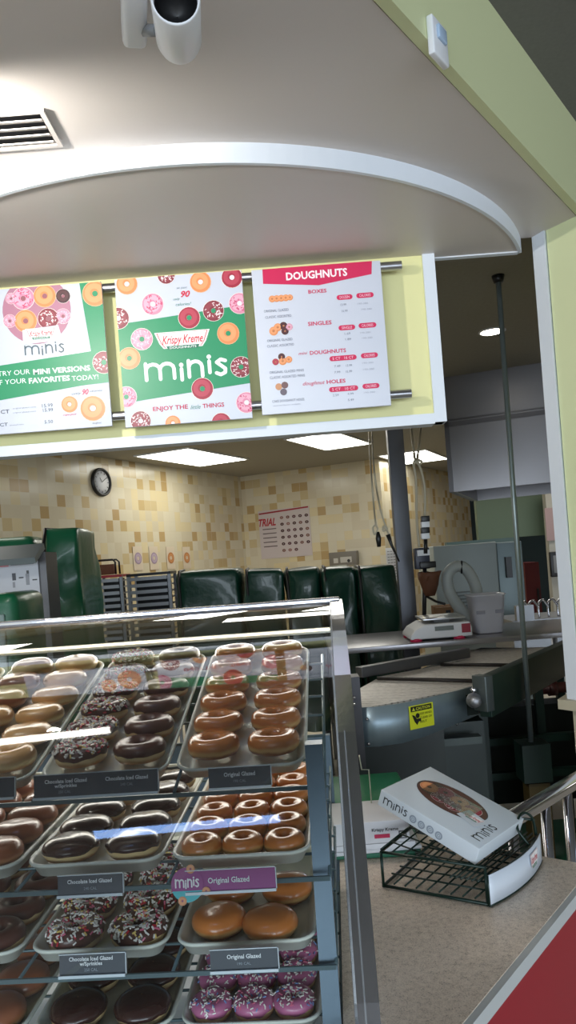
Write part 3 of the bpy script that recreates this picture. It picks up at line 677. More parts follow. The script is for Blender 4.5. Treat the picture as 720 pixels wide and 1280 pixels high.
# ---- framed cabinet with a notice
cab = thing('framed_cabinet', 'dark grey framed cabinet with a white notice, before the tall green cover', 'cabinet', PD(20, 760, 3.6))
d = 3.6
a = PD(-60, 700, d); b = PD(57, 682, d-.0); zt = b.z; zb_ = .5
MB().b2((a.x, d, zb_), (b.x-.03, d+.15, zt-.04), None).build('body', mat('charcoal_panel', (58, 58, 60), .5), cab)
m = MB(); m.b2((b.x-.03, d-.015, zb_), (b.x, d+.16, zt-.03)); m.build('side_frame', mat('charcoal_frame', (84, 84, 86), .4, .3), cab)
m = MB(); m.box(((a.x+b.x)/2-.02, d-.06, zt-.035), (b.x-a.x+.02, .16, .03), 0, X=V((1, -.0, 0)), Y=V((0, .9, .42))); m.build('hood_rail', mat('pale_rail', (112, 122, 124), .4, .3), cab)
for x in (a.x+.05, b.x-.05): MB().b2((x-.02, d+.05, 0), (x+.02, d+.09, zb_), steel2_m).build('leg', steel2_m, cab)
s0 = PD(-8, 704, d-.004); s1 = PD(51, 751, d-.004)
m = MB().b2((s0.x-.1, d-.004, s1.z), (s1.x, d, s0.z), paper_m).build('notice', mat('notice_paper', (188, 190, 196), .5), cab)
A = Art((0, d-.005, 0), (1, 0, 0), (0, 0, 1)); A.rect(s0.x, s0.z-.022, s0.x+.07, s0.z-.008, (196, 120, 130)); A.rect(s0.x+.08, s0.z-.018, s1.x-.02, s0.z-.012, (120, 120, 124))
for px, py, w, h, c_ in [(18, 721, 4.6, 9, (34, 34, 44)), (18, 731, 3, 7, (130, 130, 136)), (35, 724, 4.4, 14, (126, 128, 134)), (35, 715, 3, 4, (50, 50, 50)), (27, 722, 6, 1.6, (34, 34, 34)), (44, 724.5, 6, 1.6, (34, 34, 34))]:
    p = PD(px, py, d); k = d/F/2; A.rect(p.x-w*k, p.z-h*k, p.x+w*k, p.z+h*k, c_, 2)
A.build('notice_print', cab)
# small covered thing at the far lower left
a = PD(-30, 735, 2.9); b = PD(15, 722, 2.9)
T = thing('covered_bin', 'small green bin cover with a clear front at the frame edge', 'cover', ((a.x+b.x)/2, 3.1, .9))
m = MB(); m.box(((a.x+b.x)/2, 3.1, 1.2), (b.x-a.x, .36, b.z-.9), 0, None, bevel=.04); m.build('cover', green_m, T)
m = MB(); m.box(((a.x+b.x)/2-.02, 2.915, 1.17), (b.x-a.x-.05, .012, b.z-1.0), 0, None, bevel=.005); m.build('clear_front', mat('hazy_vinyl', (120, 140, 136), .25), T)
m = MB(); m.b2((a.x-.1, 2.86, .86), (b.x+.02, 3.34, .9), steel2_m); tag(m.build('side_shelf', steel2_m), 'steel shelf under the small green bin cover', 'shelf')
m = MB();
# ---- steel post
px_ = PD(503, 660, 5.03); T = thing('steel_post', 'square brushed steel post rising to the kitchen ceiling', 'post', (px_.x, 5.06, 0))
MB().box((px_.x, 5.06, ZK/2), (.105, .08, ZK), 0, steel_m, bevel=.004).build('shaft', mat('post_steel', (98, 100, 106), .45, .6, vary=.1, bscale=3), T)
MB().box((px_.x, 5.06, .01), (.18, .15, .02), 0, steel_m).build('base_plate', steel2_m, T)
# ---- thin pole
pt0 = PD(622.5, 345, 3.27); T = thing('thin_pole', 'slim steel pole from the ceiling down behind the conveyor', 'pole', (pt0.x, 3.27, .7))
MB().tube([(pt0.x-.012, 3.27, .74), (pt0.x, 3.27, ZK)], .0115, None, 12).build('tube', mat('pole_steel', (138, 150, 150), .4, .6), T)
MB().lathe([(.001, ZK-.03), (.02, ZK-.03), (.028, ZK), (.001, ZK)], (pt0.x, 3.27, 0), 16).build('ceiling_flange', dark_m, T)
MB().b2((pt0.x-.07, 3.21, .58), (pt0.x+.05, 3.33, .74)).build('foot_block', dkgreen_m, T)
# ---- exhaust hood
h0 = PD(552, 474, 5.15); h1 = PD(676, 454, 4.93)
HD = V((h1.x-h0.x, h1.y-h0.y, 0)).normalized(); HN = V((HD.y, -HD.x, 0)); HI = -HN
hd = thing('exhaust_hood', 'large stainless exhaust hood hung from the kitchen ceiling', 'hood', (h0.x+.5, 5.5, 1.97))
zs = PD(561, 526, 5.15).z; zl = 1.97
m = MB(); P0 = V((h0.x, h0.y, 0)); LEN = 2.6
def hbox(m, s0_, s1_, t0, t1, z0, z1, mt=None): 
    p = [P0+HD*s0_+HI*t0, P0+HD*s1_+HI*t0, P0+HD*s1_+HI*t1, P0+HD*s0_+HI*t1]; m.prism([(k.x, k.y) for k in p], z0, z1, mt)
hbox(m, 0.0, LEN, .0, 1.3, zs+.004, ZK); m.build('upper_panel', hood_m, hd)
m = MB(); hbox(m, .03, LEN, -.04, -.02, zl, zs); hbox(m, .03, .05, -.02, 1.25, zl, zs); hbox(m, .03, LEN, 1.23, 1.25, zl, zs); hbox(m, .03, LEN, -.04, 1.25, zs-.012, zs)
m.build('canopy', hood_m, hd)
m = MB(); hbox(m, .0, LEN, -.05, -.04, zs-.05, zs-.02); hbox(m, -.0, .03, -.05, 1.25, zl, zs); m.build('edge_strip', mat('hood_edge', (92, 90, 92), .4, .7), hd)
m = MB()
for i in range(8): hbox(m, .2+i*.28, .44+i*.28, .3, .9, zl+.1, zl+.14)
m.build('grease_filter', mat('filter_dark', (60, 52, 46), .5, .6), hd)
# ---- cables
def cable(name, pts, r, m, lab, grp=None, extra=None):
    T = thing(name, lab, 'cable', pts[0], grp); MB().tube(pts, r, None, 7).build('cord', m, T)
    if extra: extra(T)
def sm(pts, n=6):
    pts = [V(p) for p in pts]; out = []
    P_ = [pts[0]]+pts+[pts[-1]]
    for i in range(1, len(P_)-2):
        for k in range(n):
            t = k/n; a, b, c, d = P_[i-1:i+3]; out.append(.5*((2*b)+(c-a)*t+(2*a-5*b+4*c-d)*t*t+(3*b-a-3*c+d)*t**3))
    out.append(pts[-1]); return out
D = 4.0
def PL(l, d=D): return [PD(x, y, d) for x, y in l]
def plug(T, px, py, d=D, dx=0):
    p = PD(px, py, d); MB().tube([p+V((0, 0, .035)), p, p-V((-dx, 0, .045))], [.008, .015, .010], None, 10).build('plug', dark_m, T)
cable('hanging_cord', sm([PZ(460.5, 534, ZK)]+PL([(464, 590), (469, 650), (472, 661), (468, 668), (466, 660), (469, 656)])), .005, cord_m, 'beige cord ending in a small loop and black plug, nearer the clock', 'cords hanging from the kitchen ceiling', lambda T: plug(T, 473, 673))
cable('hanging_cord', sm([PZ(465, 533, ZK)]+PL([(467, 580), (474, 630), (481, 655), (484, 661), (479, 664), (479, 658), (484, 663), (487, 672)])), .005, cord_m, 'beige cord running into a slanting black lead beside the steel post', 'cords hanging from the kitchen ceiling',
      lambda T: (MB().tube(PL([(485, 668), (489, 680), (499, 702)]), [.013, .008, .004], None, 8).build('black_lead', dark_m, T)))
D = 4.2
cable('hanging_cord', sm([PZ(513, 526, ZK)]+PL([(516, 552), (519, 575), (524, 580), (527, 577), (521, 575), (517, 580), (520, 600), (521, 650), (524, 684)], 4.2)), .0075, cord_m, 'thick cream cord with a knot, just past the steel post', 'cords hanging from the kitchen ceiling')
def pend(T):
    for i in range(4):
        a = PD(531, 645+i*7.2, 4.2); b = PD(531.5, 652.2+i*7.2, 4.2); MB().box((a+b)/2, (.045, .045, a.z-b.z), 0, bevel=.003).build('pendant_switch', (white_m if i % 2 else dark_m), T)
    MB().tube([PD(532, 674, 4.2), PD(532, 692, 4.2)], .011, None, 8).build('handle', dark_m, T)
cable('hanging_cord', sm([PZ(527, 525, ZK)]+PL([(524, 556), (522, 575), (527, 590), (531, 612), (531, 645)], 4.2)), .0075, cord_m, 'cream cord carrying a black and white striped pendant switch', 'cords hanging from the kitchen ceiling', pend)
# ---- kitchen work table with scale, tub, hose
ZT = PD(545, 797, 4.45).z
kt = thing('work_table', 'long steel work table behind the conveyor', 'table', (.9, 4.9, 0))
a = PD(412, 801, 4.2); b = PD(700, 790, 4.2)
MB().b2((a.x, 4.25, ZT-.03), (1.75, 4.98, ZT), None, bevel=.003).build('tabletop', mat('table_steel', (158, 156, 160), .3, .6), kt)
for x in (a.x+.05, 1.68):
    for y in (4.3, 4.92): MB().tube([(x, y, 0), (x, y, ZT-.03)], .02, steel2_m).build('leg', steel2_m, kt)
MB().b2((a.x+.03, 4.3, .3), (1.7, 4.94, .33), steel2_m).build('undershelf', steel2_m, kt)
# scale
sa = PD(548, 797, 4.4); k = 4.4/F
T = thing('counter_scale', 'white electronic scale with a steel platter and crimson feet on the work table', 'scale', (sa.x, 4.45, ZT))
w = 76*k
m = MB(); prof = [(-.5, 0.012), (.5, .012), (.5, .06), (.47, .095), (-.25, .095), (-.42, .065), (-.5, .03)]
y0_, y1_ = 4.3, 4.62
m.sheet([(sa.x+p[0]*w, y0_, ZT+p[1]) for p in prof], (0, y1_-y0_, 0)); o = m.build('body', white_m, T)
bv = o.modifiers.new('b', 'BEVEL'); bv.width = .01; bv.segments = 3
MB().b2((sa.x-.27*w, 4.32, ZT+.113), (sa.x+.42*w, 4.6, ZT+.125), steel_m, bevel=.003).build('platter', mat('platter_steel', (196, 198, 202), .3, .7), T)
MB().b2((sa.x-.05*w, 4.4, ZT+.09), (sa.x+.2*w, 4.5, ZT+.114), grey_m).build('platter_post', grey_m, T)
for fx in (-.4, .3):
    for fy in (4.33, 4.58): MB().lathe([(.001, 0), (.035, 0), (.032, .018), (.001, .018)], (sa.x+fx*w, fy, ZT), 14).build('foot', pinkred_m, T)
MB().b2((sa.x+.33*w, 4.294, ZT+.035), (sa.x+.47*w, 4.3, ZT+.085), None).build('keypad', mat('keypad_red', (150, 44, 60), .4), T)
MB().b2((sa.x-.1*w, 4.294, ZT+.055), (sa.x+.2*w, 4.3, ZT+.08), None).build('display', mat('lcd_grey', (110, 118, 116), .3), T)
# tub
a = PD(596, 790, 4.4); b = PD(636, 790, 4.4); ztb = PD(612, 743, 4.4).z
T = thing('plastic_tub', 'frosted square plastic tub beside the grey hose', 'tub', ((a.x+b.x)/2, 4.5, ZT))
m = MB(); cxx = (a.x+b.x)/2-.004; 
def rsq(w_, z, r=.25, n=24):
    return [(cxx+math.copysign(abs(math.cos(t))**.4, math.cos(t))*w_, 4.5+math.copysign(abs(math.sin(t))**.4, math.sin(t))*w_, z) for t in [2*math.pi*i/n+.13 for i in range(n)]]
rows = [[m.bm.verts.new(p) for p in rsq(w_, z)] for w_, z in [(.002, ZT+.003), (.075, ZT+.003), (.08, ZT+.01), (.1, ztb-.01), (.106, ztb-.008), (.106, ztb), (.098, ztb), (.077, ZT+.012), (.002, ZT+.01)]]
for i in range(len(rows)-1):
    for j in range(24): f = m.bm.faces.new((rows[i][j], rows[i][(j+1) % 24], rows[i+1][(j+1) % 24], rows[i+1][j])); f.smooth = True
m.build('shell', tub_m, T)
for s_ in (-1, 1): MB().box((cxx+s_*.055, 4.5-.0925, ZT+.13), (.05, .006, .02), 0).build('grip_slot', mat('slot_grey', (140, 140, 152), .5), T)
# hose
hp = sm([PD(597, 748, 4.75), PD(594, 732, 4.75), PD(586, 716, 4.75), PD(576, 708, 4.75), PD(565, 711, 4.75), PD(559, 722, 4.75), PD(562, 740, 4.75), PD(573, 758, 4.72), PD(588, 776, 4.7), PD(596, 788, 4.7)], 8)
T = thing('flexible_hose', 'pale grey ribbed hose looped above the work table', 'hose', hp[-1])
m = MB(); m.tube(hp, [.035+.002*(i % 2) for i in range(len(hp))], None, 14); m.build('hose_tube', mat('hose_grey', (168, 174, 172), .5), T)
MB().tube([hp[-1]+V((0, 0, -.03)), hp[-1]+V((0, 0, .02))], .042, None, 14).build('hose_fitting', dark_m, T)
MB().tube([PD(577, 701, 4.72), PD(577, 717, 4.72)], .006, None, 6).build('tie', dark_m, T)
# refrigerator block behind
a = PD(541, 684, 6.6); b = PD(620, 676, 6.6); c_ = PD(655, 676, 7.1)
T = thing('steel_cabinet', 'tall pale grey refrigerator cabinet behind the hose', 'cabinet', ((a.x+b.x)/2, 6.9, 0))
zt = (a.z+b.z)/2
MB().b2((a.x, 6.6, .12), (b.x, 7.4, zt), None, bevel=.01).build('body', fridge_m, T)
MB().b2((b.x+.004, 6.62, .12), (PD(652, 676, 6.62).x, 7.4, zt-.01), None, bevel=.01).build('door', mat('door_grey', (112, 126, 128), .4, .3), T)
MB().b2((PD(633, 0, 6.6).x if 0 else PD(636, 720, 6.6).x-.02, 6.58, PD(636, 722, 6.6).z), (PD(636, 720, 6.6).x+.03, 6.62, PD(636, 696, 6.6).z), None).build('handle', dark_m, T)
for x in (a.x+.05, b.x-.02): MB().b2((x-.03, 6.65, 0), (x+.03, 6.7, .12), dark_m).build('foot', dark_m, T)
m = MB()
for i in range(8): m.b2((a.x+.16, 6.592, 1.2-i*.03), (a.x+.40, 6.6, 1.212-i*.03), None)
m.build('louvre', mat('louvre_grey', (96, 102, 102), .5), T)
# green partition with header, opening, red door, white panel
pv = PD(640, 640, 8.2)
def pbox(name, px0, py0, px1, py1, d, th, m, st=True):
    a = PD(px0, py1, d); b = PD(px1, py0, d); o = MB().b2((a.x, d, a.z), (b.x, d+th, b.z)).build(name, m)
    return struct(o) if st else o
a = PD(590, 560, 8.2); b = PD(722, 560, 8.2)
struct(MB().b2((a.x, 8.2, PD(650, 671, 8.2).z), (b.x+.5, 8.3, ZK)).build('wall_partition', mgreen_m))
struct(MB().b2((a.x-.35, 8.2, 0), (PD(648, 700, 8.2).x, 8.3, PD(650, 671, 8.2).z)).build('wall_partition_base', mat('teal_grey', (70, 92, 90), .5)))
struct(MB().b2((PD(684, 650, 7.9).x, 7.9, 0), (PD(684, 650, 7.9).x+.9, 8.0, 2.15)).build('wall_white_panel', mat('pale_panel', (176, 172, 160), .5)))
a = PD(656, 712, 9.6); b = PD(674, 712, 9.6)
T = thing('red_locker', 'tall dark red locker seen through the dark doorway', 'locker', ((a.x+b.x)/2, 9.8, 0))
MB().b2((a.x, 9.6, .05), (b.x, 10, PD(665, 703, 9.6).z)).build('body', mat('locker_red', (84, 16, 24), .5), T)
MB().b2((b.x-.05, 9.58, .8), (b.x-.03, 9.6, 1.0)).build('handle', dark_m, T)
MB().b2((a.x, 9.62, 0), (b.x, 9.98, .05)).build('plinth', dark_m, T)
# things on and by the panel: paper and dark-framed box
a = PD(693, 655, 7.88); T = thing('pinned_notice', 'pink and white notice pinned on the pale panel', 'notice', a)
MB().box(a, (.18, .006, .34), 0).build('sheet', mat('pink_paper', (168, 142, 140), .6), T)
a = PD(697, 705, 7.86); T = thing('wall_telephone', 'black framed wall telephone on the pale panel', 'telephone', a)
MB().box(a, (.16, .05, .26), 0, bevel=.01).build('base', dark_m, T); MB().box(a-V((0, .028, 0)), (.1, .012, .18), 0, bevel=.004).build('faceplate', grey_m, T)
# bench clutter by the far end of the conveyor
a = PD(655, 792, 5.2); T = thing('wash_sink', 'dark steel sink trough with taps behind the thin pole', 'sink', (a.x, 5.6, 0))
MB().b2((PD(641, 780, 5.5).x, 5.5, .75), (PD(705, 780, 5.5).x+.3, 6.0, PD(660, 775, 5.5).z)).build('trough', steel2_m, T)
for i in range(5):
    x = PD(650+i*12, 770, 5.6).x; z = PD(660, 775, 5.5).z; MB().tube(sm([(x, 5.6, z), (x, 5.6, z+.1), (x+.03, 5.58, z+.13), (x+.06, 5.56, z+.08)]), .009, None, 7).build('tap', silver_m, T)
for x in (PD(645, 780, 5.5).x, PD(700, 780, 5.5).x): MB().b2((x-.02, 5.55, 0), (x+.02, 5.6, .75)).build('leg', steel2_m, T)
MB().b2((PD(646, 0, 5.45).x if 0 else PD(646, 770, 5.45).x, 5.45, PD(660, 775, 5.5).z), (PD(668, 770, 5.45).x, 5.5, PD(655, 757, 5.45).z)).build('splash_guard', steel2_m, T)
# dispenser with brown paper hopper
a = PD(537, 760, 4.7); T = thing('dispenser_stand', 'black upright stand holding a crumpled brown hopper beside the steel post', 'dispenser', (a.x, 4.7, ZT))
MB().tube([(PD(530, 790, 4.7).x, 4.7, ZT), PD(531, 692, 4.7)], .013, None, 8).build('stand', dark_m, T)
m = MB(); c = PD(537, 728, 4.7); m.lathe([(.01, -.085), (.03, -.08), (.05, -.02), (.066, .03), (.075, .065), (.07, .064), (.045, -.01), (.02, -.06)], c, 14)
for v in m.bm.verts: v.co += V((noise.noise(v.co*20), noise.noise(v.co*20+V((3, 1, 2))), noise.noise(v.co*18+V((7, 2, 2)))))*.018
m.build('hopper', brown_m, T)
MB().box(PD(527, 698, 4.7), (.09, .07, .13), 0, bevel=.006).build('motor_head', mat('navy_plastic', (36, 42, 64), .4), T)
MB().box(PD(529, 691, 4.66), (.075, .03, .035), 0).build('white_band', white_m, T)
MB().box(PD(534, 706, 4.68), (.1, .06, .04), 0, bevel=.005).build('gear_housing', dark_m, T)
MB().tube([PD(532, 745, 4.7), PD(545, 752, 4.66), PD(556, 755, 4.6)], .008, None, 7).build('spout', dark_m, T)
T = thing('cardboard_box', 'small open cardboard box under the hose loop', 'box', PD(553, 790, 4.95))
a = PD(542, 788, 4.95); b = PD(566, 788, 4.95); MB().b2((a.x, 4.88, ZT), (b.x, 4.975, PD(553, 756, 4.95).z), card_board_m).build('carton', card_board_m, T)
MB().b2((b.x-.05, 4.875, PD(553, 768, 4.95).z), (b.x-.02, 4.88, PD(553, 762, 4.95).z)).build('hand_hole', dark_m, T)
m = MB().b2((a.x, 4.80, PD(553, 757, 4.95).z-.004), (b.x, 4.88, PD(553, 757, 4.95).z)); m.build('flap', card_board_m, T)
# ================================================================ CONVEYOR
cv = thing('glazing_conveyor', 'wire-belt doughnut conveyor with a curved steel end plate', 'conveyor', (.8, 3.5, 0))
ZV = 1.0
belt_m = bpy.data.materials.new('wire_belt'); belt_m.use_nodes = True
nt = belt_m.node_tree; b_ = nt.nodes['Principled BSDF']; tc = nt.nodes.new('ShaderNodeTexCoord'); mp = nt.nodes.new('ShaderNodeMapping'); mp.inputs['Rotation'].default_value = (0, 0, math.radians(28))
wv = nt.nodes.new('ShaderNodeTexWave'); wv.inputs['Scale'].default_value = 13; wv.inputs['Distortion'].default_value = 1.5; wv.inputs['Detail'].default_value = 3; wv.bands_direction = 'Y'
nz = nt.nodes.new('ShaderNodeTexNoise'); nz.inputs['Scale'].default_value = 45
cr = nt.nodes.new('ShaderNodeValToRGB'); cr.color_ramp.elements[0].color = lin((110, 104, 98)); cr.color_ramp.elements[1].color = lin((242, 236, 230)); cr.color_ramp.elements[0].position = .1; cr.color_ramp.elements[1].position = .62
ad = nt.nodes.new('ShaderNodeMath'); ad.operation = 'MULTIPLY'
nt.links.new(tc.outputs['Object'], mp.inputs[0]); nt.links.new(mp.outputs[0], wv.inputs[0]); nt.links.new(tc.outputs['Object'], nz.inputs['Vector'])
ad2 = nt.nodes.new('ShaderNodeMath'); ad2.operation = 'MULTIPLY_ADD'; ad2.inputs[1].default_value = .6; nt.links.new(wv.outputs['Fac'], ad2.inputs[0]); 
ad.inputs[1].default_value = .7; nt.links.new(nz.outputs['Fac'], ad.inputs[0]); nt.links.new(ad.outputs[0], ad2.inputs[2])
nt.links.new(ad2.outputs[0], cr.inputs[0]); nt.links.new(cr.outputs[0], b_.inputs['Base Color']); b_.inputs['Roughness'].default_value = .45; b_.inputs['Metallic'].default_value = .3
def zp(l, z=ZV): return [PZ(x, y, z) for x, y in l]
def slab(name, l, z, th, m, lab=None):
    P = zp(l, z); mb = MB(); mb.prism([(p.x, p.y) for p in P], z-th, z, m); o = mb.build(name, m, cv)
    if lab: o['label'] = lab
    return o
slab('wire_belt', [(449, 886), (596, 859), (604, 853), (470, 849), (447, 862)], ZV, .02, belt_m)
slab('wire_belt', [(472, 846), (604, 850), (636, 833), (548, 832)], ZV, .02, belt_m)
slab('wire_belt', [(553, 829), (642, 830), (696, 808), (590, 812)], ZV, .02, belt_m)
# near curved end plate
pl = [(448, 885), (470, 884), (500, 880), (530, 874), (560, 867), (597, 857)]; pb_ = [(453, 934), (475, 933), (502, 929), (530, 920), (560, 908), (597, 893)]
m = MB(); top = zp(pl, ZV+.004); n = len(top)
bot = []
for t_, (bx, by) in zip(top, pb_):
    x, z = ray(bx, by); bot.append(V((t_.x, t_.y, EYE+z*t_.y)))
out = [V((.006*0, -.008, 0))]*n
vs = top+bot; bk_ = [p+V((-.006, .012, 0)) for p in vs]; N2 = 2*n
m.faces(vs+bk_, [(i, i+1, n+i+1, n+i) for i in range(n-1)]+[(N2+i+1, N2+i, N2+n+i, N2+n+i+1) for i in range(n-1)]+[(i+1, i, N2+i, N2+i+1) for i in range(n-1)]+[(n+i, n+i+1, N2+n+i+1, N2+n+i) for i in range(n-1)]+[(0, n, N2+n, N2), (n-1, N2+n-1, N2+2*n-1, 2*n-1)], bluesteel_m)
[setattr(f, 'smooth', True) for f in m.bm.faces]; m.build('end_plate', mat('plate_steel', (140, 158, 168), .42, .6, vary=.12, bscale=4, aniso=(6, 6, .3)), cv)
def bolt(px, py, d, par=cv, r=.006):
    p = PD(px, py, d-.004); MB().lathe([(.0005, 0), (r, 0), (r*.8, -.005), (.0005, -.006)], p, 8, None, V((1, 0, 0)), V((0, 0, 1)), V((0, 1, 0))).build('bolt', steel_m, par)
for bx, by, t_ in ((459, 899, .02), (461, 930, .02), (553, 877, .72), (575, 872, .85), (486, 929, .3), (571, 905, .85)): bolt(bx, by, lerp(top[0].y, top[-1].y, t_)-.012)
# caution sticker on the plate
i0, i1 = PZ(509, 878, ZV+.004), PZ(539, 872, ZV+.004)
sd = (i1-i0); sd.z = 0; L_ = sd.length; sd.normalize(); sn = V((sd.y, -sd.x, 0))
p0 = i0+sn*.006; x_, z_ = ray(512, 908); zb0 = EYE+z_*p0.y
hS = .093; OS = V((p0.x, p0.y, ZV-.012-hS)); wS = L_
stk = MB().sheet([OS, OS+sd*wS, OS+sd*wS+Z3*hS, OS+Z3*hS], sn*.001, ink((208, 214, 40))).build('caution_sticker', ink((208, 214, 40)), cv); stk['label'] = 'yellow caution sticker on the steel end plate'
A = Art(OS+sn*.0015, sd, Z3)
A.rect(.008, hS*.74, wS-.008, hS*.96, (18, 20, 14)); A.text('CAUTION', .034, hS*.79, wS-.05, hS*.12, (206, 210, 60), .02, 0, 2); A.poly([(.014, hS*.78), (.03, hS*.78), (.022, hS*.92)], (206, 210, 60), 2, True)
for i, t_ in enumerate(('KEEP HANDS', 'CLEAR OF', 'BELT')): A.text(t_, wS*.42, hS*(.56-.17*i), wS*(.5 if i < 2 else .28), hS*.09, (84, 92, 20), .01, 0, 2)
A.poly([(.012, hS*.62), (.024, hS*.58), (.045, hS*.3), (.035, hS*.16), (.024, hS*.3)], (18, 20, 14), 2, True); A.disc((.04, hS*.55), .01, (18, 20, 14), 2); A.rect(.03, hS*.3, .056, hS*.42, (18, 20, 14), 2)
st2 = A.build('sticker_print', stk)
# upright bracket at the near-left corner
a = PD(436, 846, 2.95); b = PD(448, 845, 2.95)
m = MB(); m.b2((a.x-.004, 2.93, PD(445, 960, 2.95).z), (b.x+.002, 3.02, a.z)); m.build('corner_bracket', mat('bracket_dark', (66, 66, 70), .4, .5), cv)
for y_ in (872, 880): bolt(443, y_, 2.925)
# side guards
def guard(name, t0, t1, hgt, th, m_, z=1.08):
    p0_, p1_ = PZ(*t0, z), PZ(*t1, z); d_ = (p1_-p0_).normalized(); n_ = V((d_.y, -d_.x, 0))
    MB().box((p0_+p1_)/2-V((0, 0, hgt/2)), ((p1_-p0_).length, th, hgt), 0, m_, X=d_, Y=V((-d_.y, d_.x, 0)), Z=Z3, bevel=.003).build(name, m_, cv); return p0_, p1_
gp0, gp1 = guard('side_guard', (604, 846), (716, 797), .16, .05, dkgreen_m)
guard('side_guard', (448, 834), (583, 810), .05, .05, mat('guard_grey', (92, 92, 94), .4, .5), 1.06)
m = MB(); c = PD(604, 866, 3.0); m.box(c, (.045, .07, .14), .6, None, bevel=.004); m.build('motor_box', mat('motor_grey', (84, 92, 92), .4, .5), cv)
m = MB(); c = PD(593, 876, 2.98); m.lathe([(.001, -.03), (.02, -.03), (.022, -.01), (.012, 0), (.03, .004), (.03, .014), (.001, .014)], c, 16, None, V((1, 0, 0)), V((0, 0, 1)), V((0, 1, 0))); m.build('drive_wheel', steel2_m, cv)
m = MB(); c = PD(591, 862, 3.0); m.lathe([(.001, -.02), (.011, -.02), (.011, 0), (.001, 0)], c, 12, None, V((1, 0, 0)), V((0, 0, 1)), V((0, 1, 0))); m.build('knob', silver_m, cv)
for l in ([(472, 848), (604, 851.5)], [(551, 830.5), (640, 831.5)]):
    P = zp(l, ZV+.012); MB().tube(P, .009, None, 8).build('roller', mat('roller_dark', (50, 46, 44), .5, .4), cv)
# pan under the belt
P = zp([(458, 884), (592, 862), (700, 806), (598, 806), (452, 856)], ZV)
m = MB(); m.prism([(p.x+.02, p.y+.03) for p in P], .89, ZV-.022); m.build('drip_pan', blackgreen_m, cv)
# machine body and frame below
bd = mat('machine_body', (12, 26, 22), .45, vary=.25, bscale=3)
m = MB(); a = PD(430, 930, 3.05); b = PD(553, 930, 3.15)
m.b2((a.x, 3.1, .3), (b.x, 3.75, .88)); m.build('body_panel', bd, cv)
m = MB(); a = PD(553, 935, 3.3); b = PD(607, 935, 3.3); m.b2((a.x+.01, 3.3, .25), (b.x, 3.9, .84)); m.build('body_panel', mat('machine_body_light', (26, 42, 38), .45, vary=.2, bscale=3), cv)
m = MB(); a = PD(545, 932, 3.2); b = PD(600, 918, 3.2); m.box((a+b)/2, (b.x-a.x, .06, .03), 0); m.build('cross_bar', mat('bar_grey', (62, 70, 68), .4, .5), cv)
for i, (x_, y_, h_) in enumerate(((672, 3.75, .9), (600, 3.5, .9), (700, 4.1, .9))):
    p = PD(x_, 860, y_); MB().b2((p.x-.02, y_-.02, 0), (p.x+.02, y_+.02, .92)).build('leg', dkgreen_m, cv)
for z_ in (.45, .62): MB().b2((.6, 3.7, z_), (1.6, 3.74, z_+.035)).build('frame_rail', mat('frame_green', (30, 56, 50), .4, .2), cv)
MB().b2((.5, 3.95, .25), (1.55, 4.1, .75)).build('rear_panel', blackgreen_m, cv)
T = thing('drain_pipe', 'dark red pipe crossing under the conveyor guard', 'pipe', PD(690, 861, 4.0)); MB().tube([PD(672, 862, 3.9), PD(705, 859, 3.9), PD(760, 857, 3.9)], .028, None, 12).build('pipe', mat('rust_red', (84, 40, 36), .5), T)
MB().lathe([(.028, -.02), (.038, -.02), (.038, .02), (.028, .02)], PD(690, 860.5, 3.9), 12, None, V((0, 1, 0)), V((0, 0, 1)), V((1, 0, 0)), closed=True).build('collar', mat('rust_red', (84, 40, 36), .5), T)
T = thing('floor_pedestal', 'amber and grey pedestal standing under the thin pole', 'pedestal', PD(668, 1040, 3.2))
a = PD(668, 975, 3.28); MB().b2((a.x-.04, 3.23, 0), (a.x+.05, 3.32, .57)).build('column', mat('olive_amber', (78, 66, 34), .5), T)
m = MB().b2((-.15, 2.95, 0), (1.9, 4.3, .02)); tag(m.build('floor_mat', mat('green_mat', (16, 96, 68), .5)), 'bright green floor mat under the conveyor', 'mat')
T = thing('green_bin', 'green plastic bin on the floor behind the wire basket', 'bin', (.2, 2.6, 0))
a = PD(462, 1010, 2.55); m = MB(); m.box((a.x, 2.6, .4), (.24, .3, .76), 0, None, bevel=.02); m.build('shell', mat('bin_green', (10, 104, 62), .4), T)
m = MB(); m.box((a.x, 2.6, .79), (.26, .32, .03), 0, None, bevel=.01); m.build('rim', mat('bin_green', (10, 104, 62), .4), T)
# ---- silver rail at the counter end
r0 = PZ(600, 1048, .97); r1 = PZ(724, 973, .97); rd = (r1-r0).normalized()
T = thing('guard_rail', 'polished steel guard rail with uprights beyond the counter end', 'railing', (r0.x, r0.y, 0))
MB().box((r0+r1)/2+rd*.05, ((r1-r0).length+.1, .045, .022), 0, silver_m, X=rd, Y=V((-rd.y, rd.x, 0)), Z=Z3, bevel=.005).build('top_bar', silver_m, T)
for px, py in ((681, 1002), (708, 985), (640, 1026)):
    p = PZ(px, py, .97); MB().tube([(p.x, p.y, 0), (p.x, p.y, .96)], .0125, None, 14).build('upright', silver_m, T)
# ================================================================ COUNTER
cA = V((.200, 1.102)); CD = V((.6172, .7868)); CN = V((-.7868, .6172))
cB = PZ(720, 1078, .91); ce = PZ(673, 1071, .91)
def YAW(x, y, z=None):       # case frame -> world
    r = V((.008+x*.9982+y*.0593, y*.9982-x*.0593)); return (r.x, r.y) if z is None else V((r.x, r.y, z))
cend = cA+CD*(((cB.x-cA.x)*CD.x+(cB.y-cA.y)*CD.y))
pbk = cend+CN*.75
l0 = V(YAW(-.046, 2.4)); l1 = V(YAW(-.046, .3))
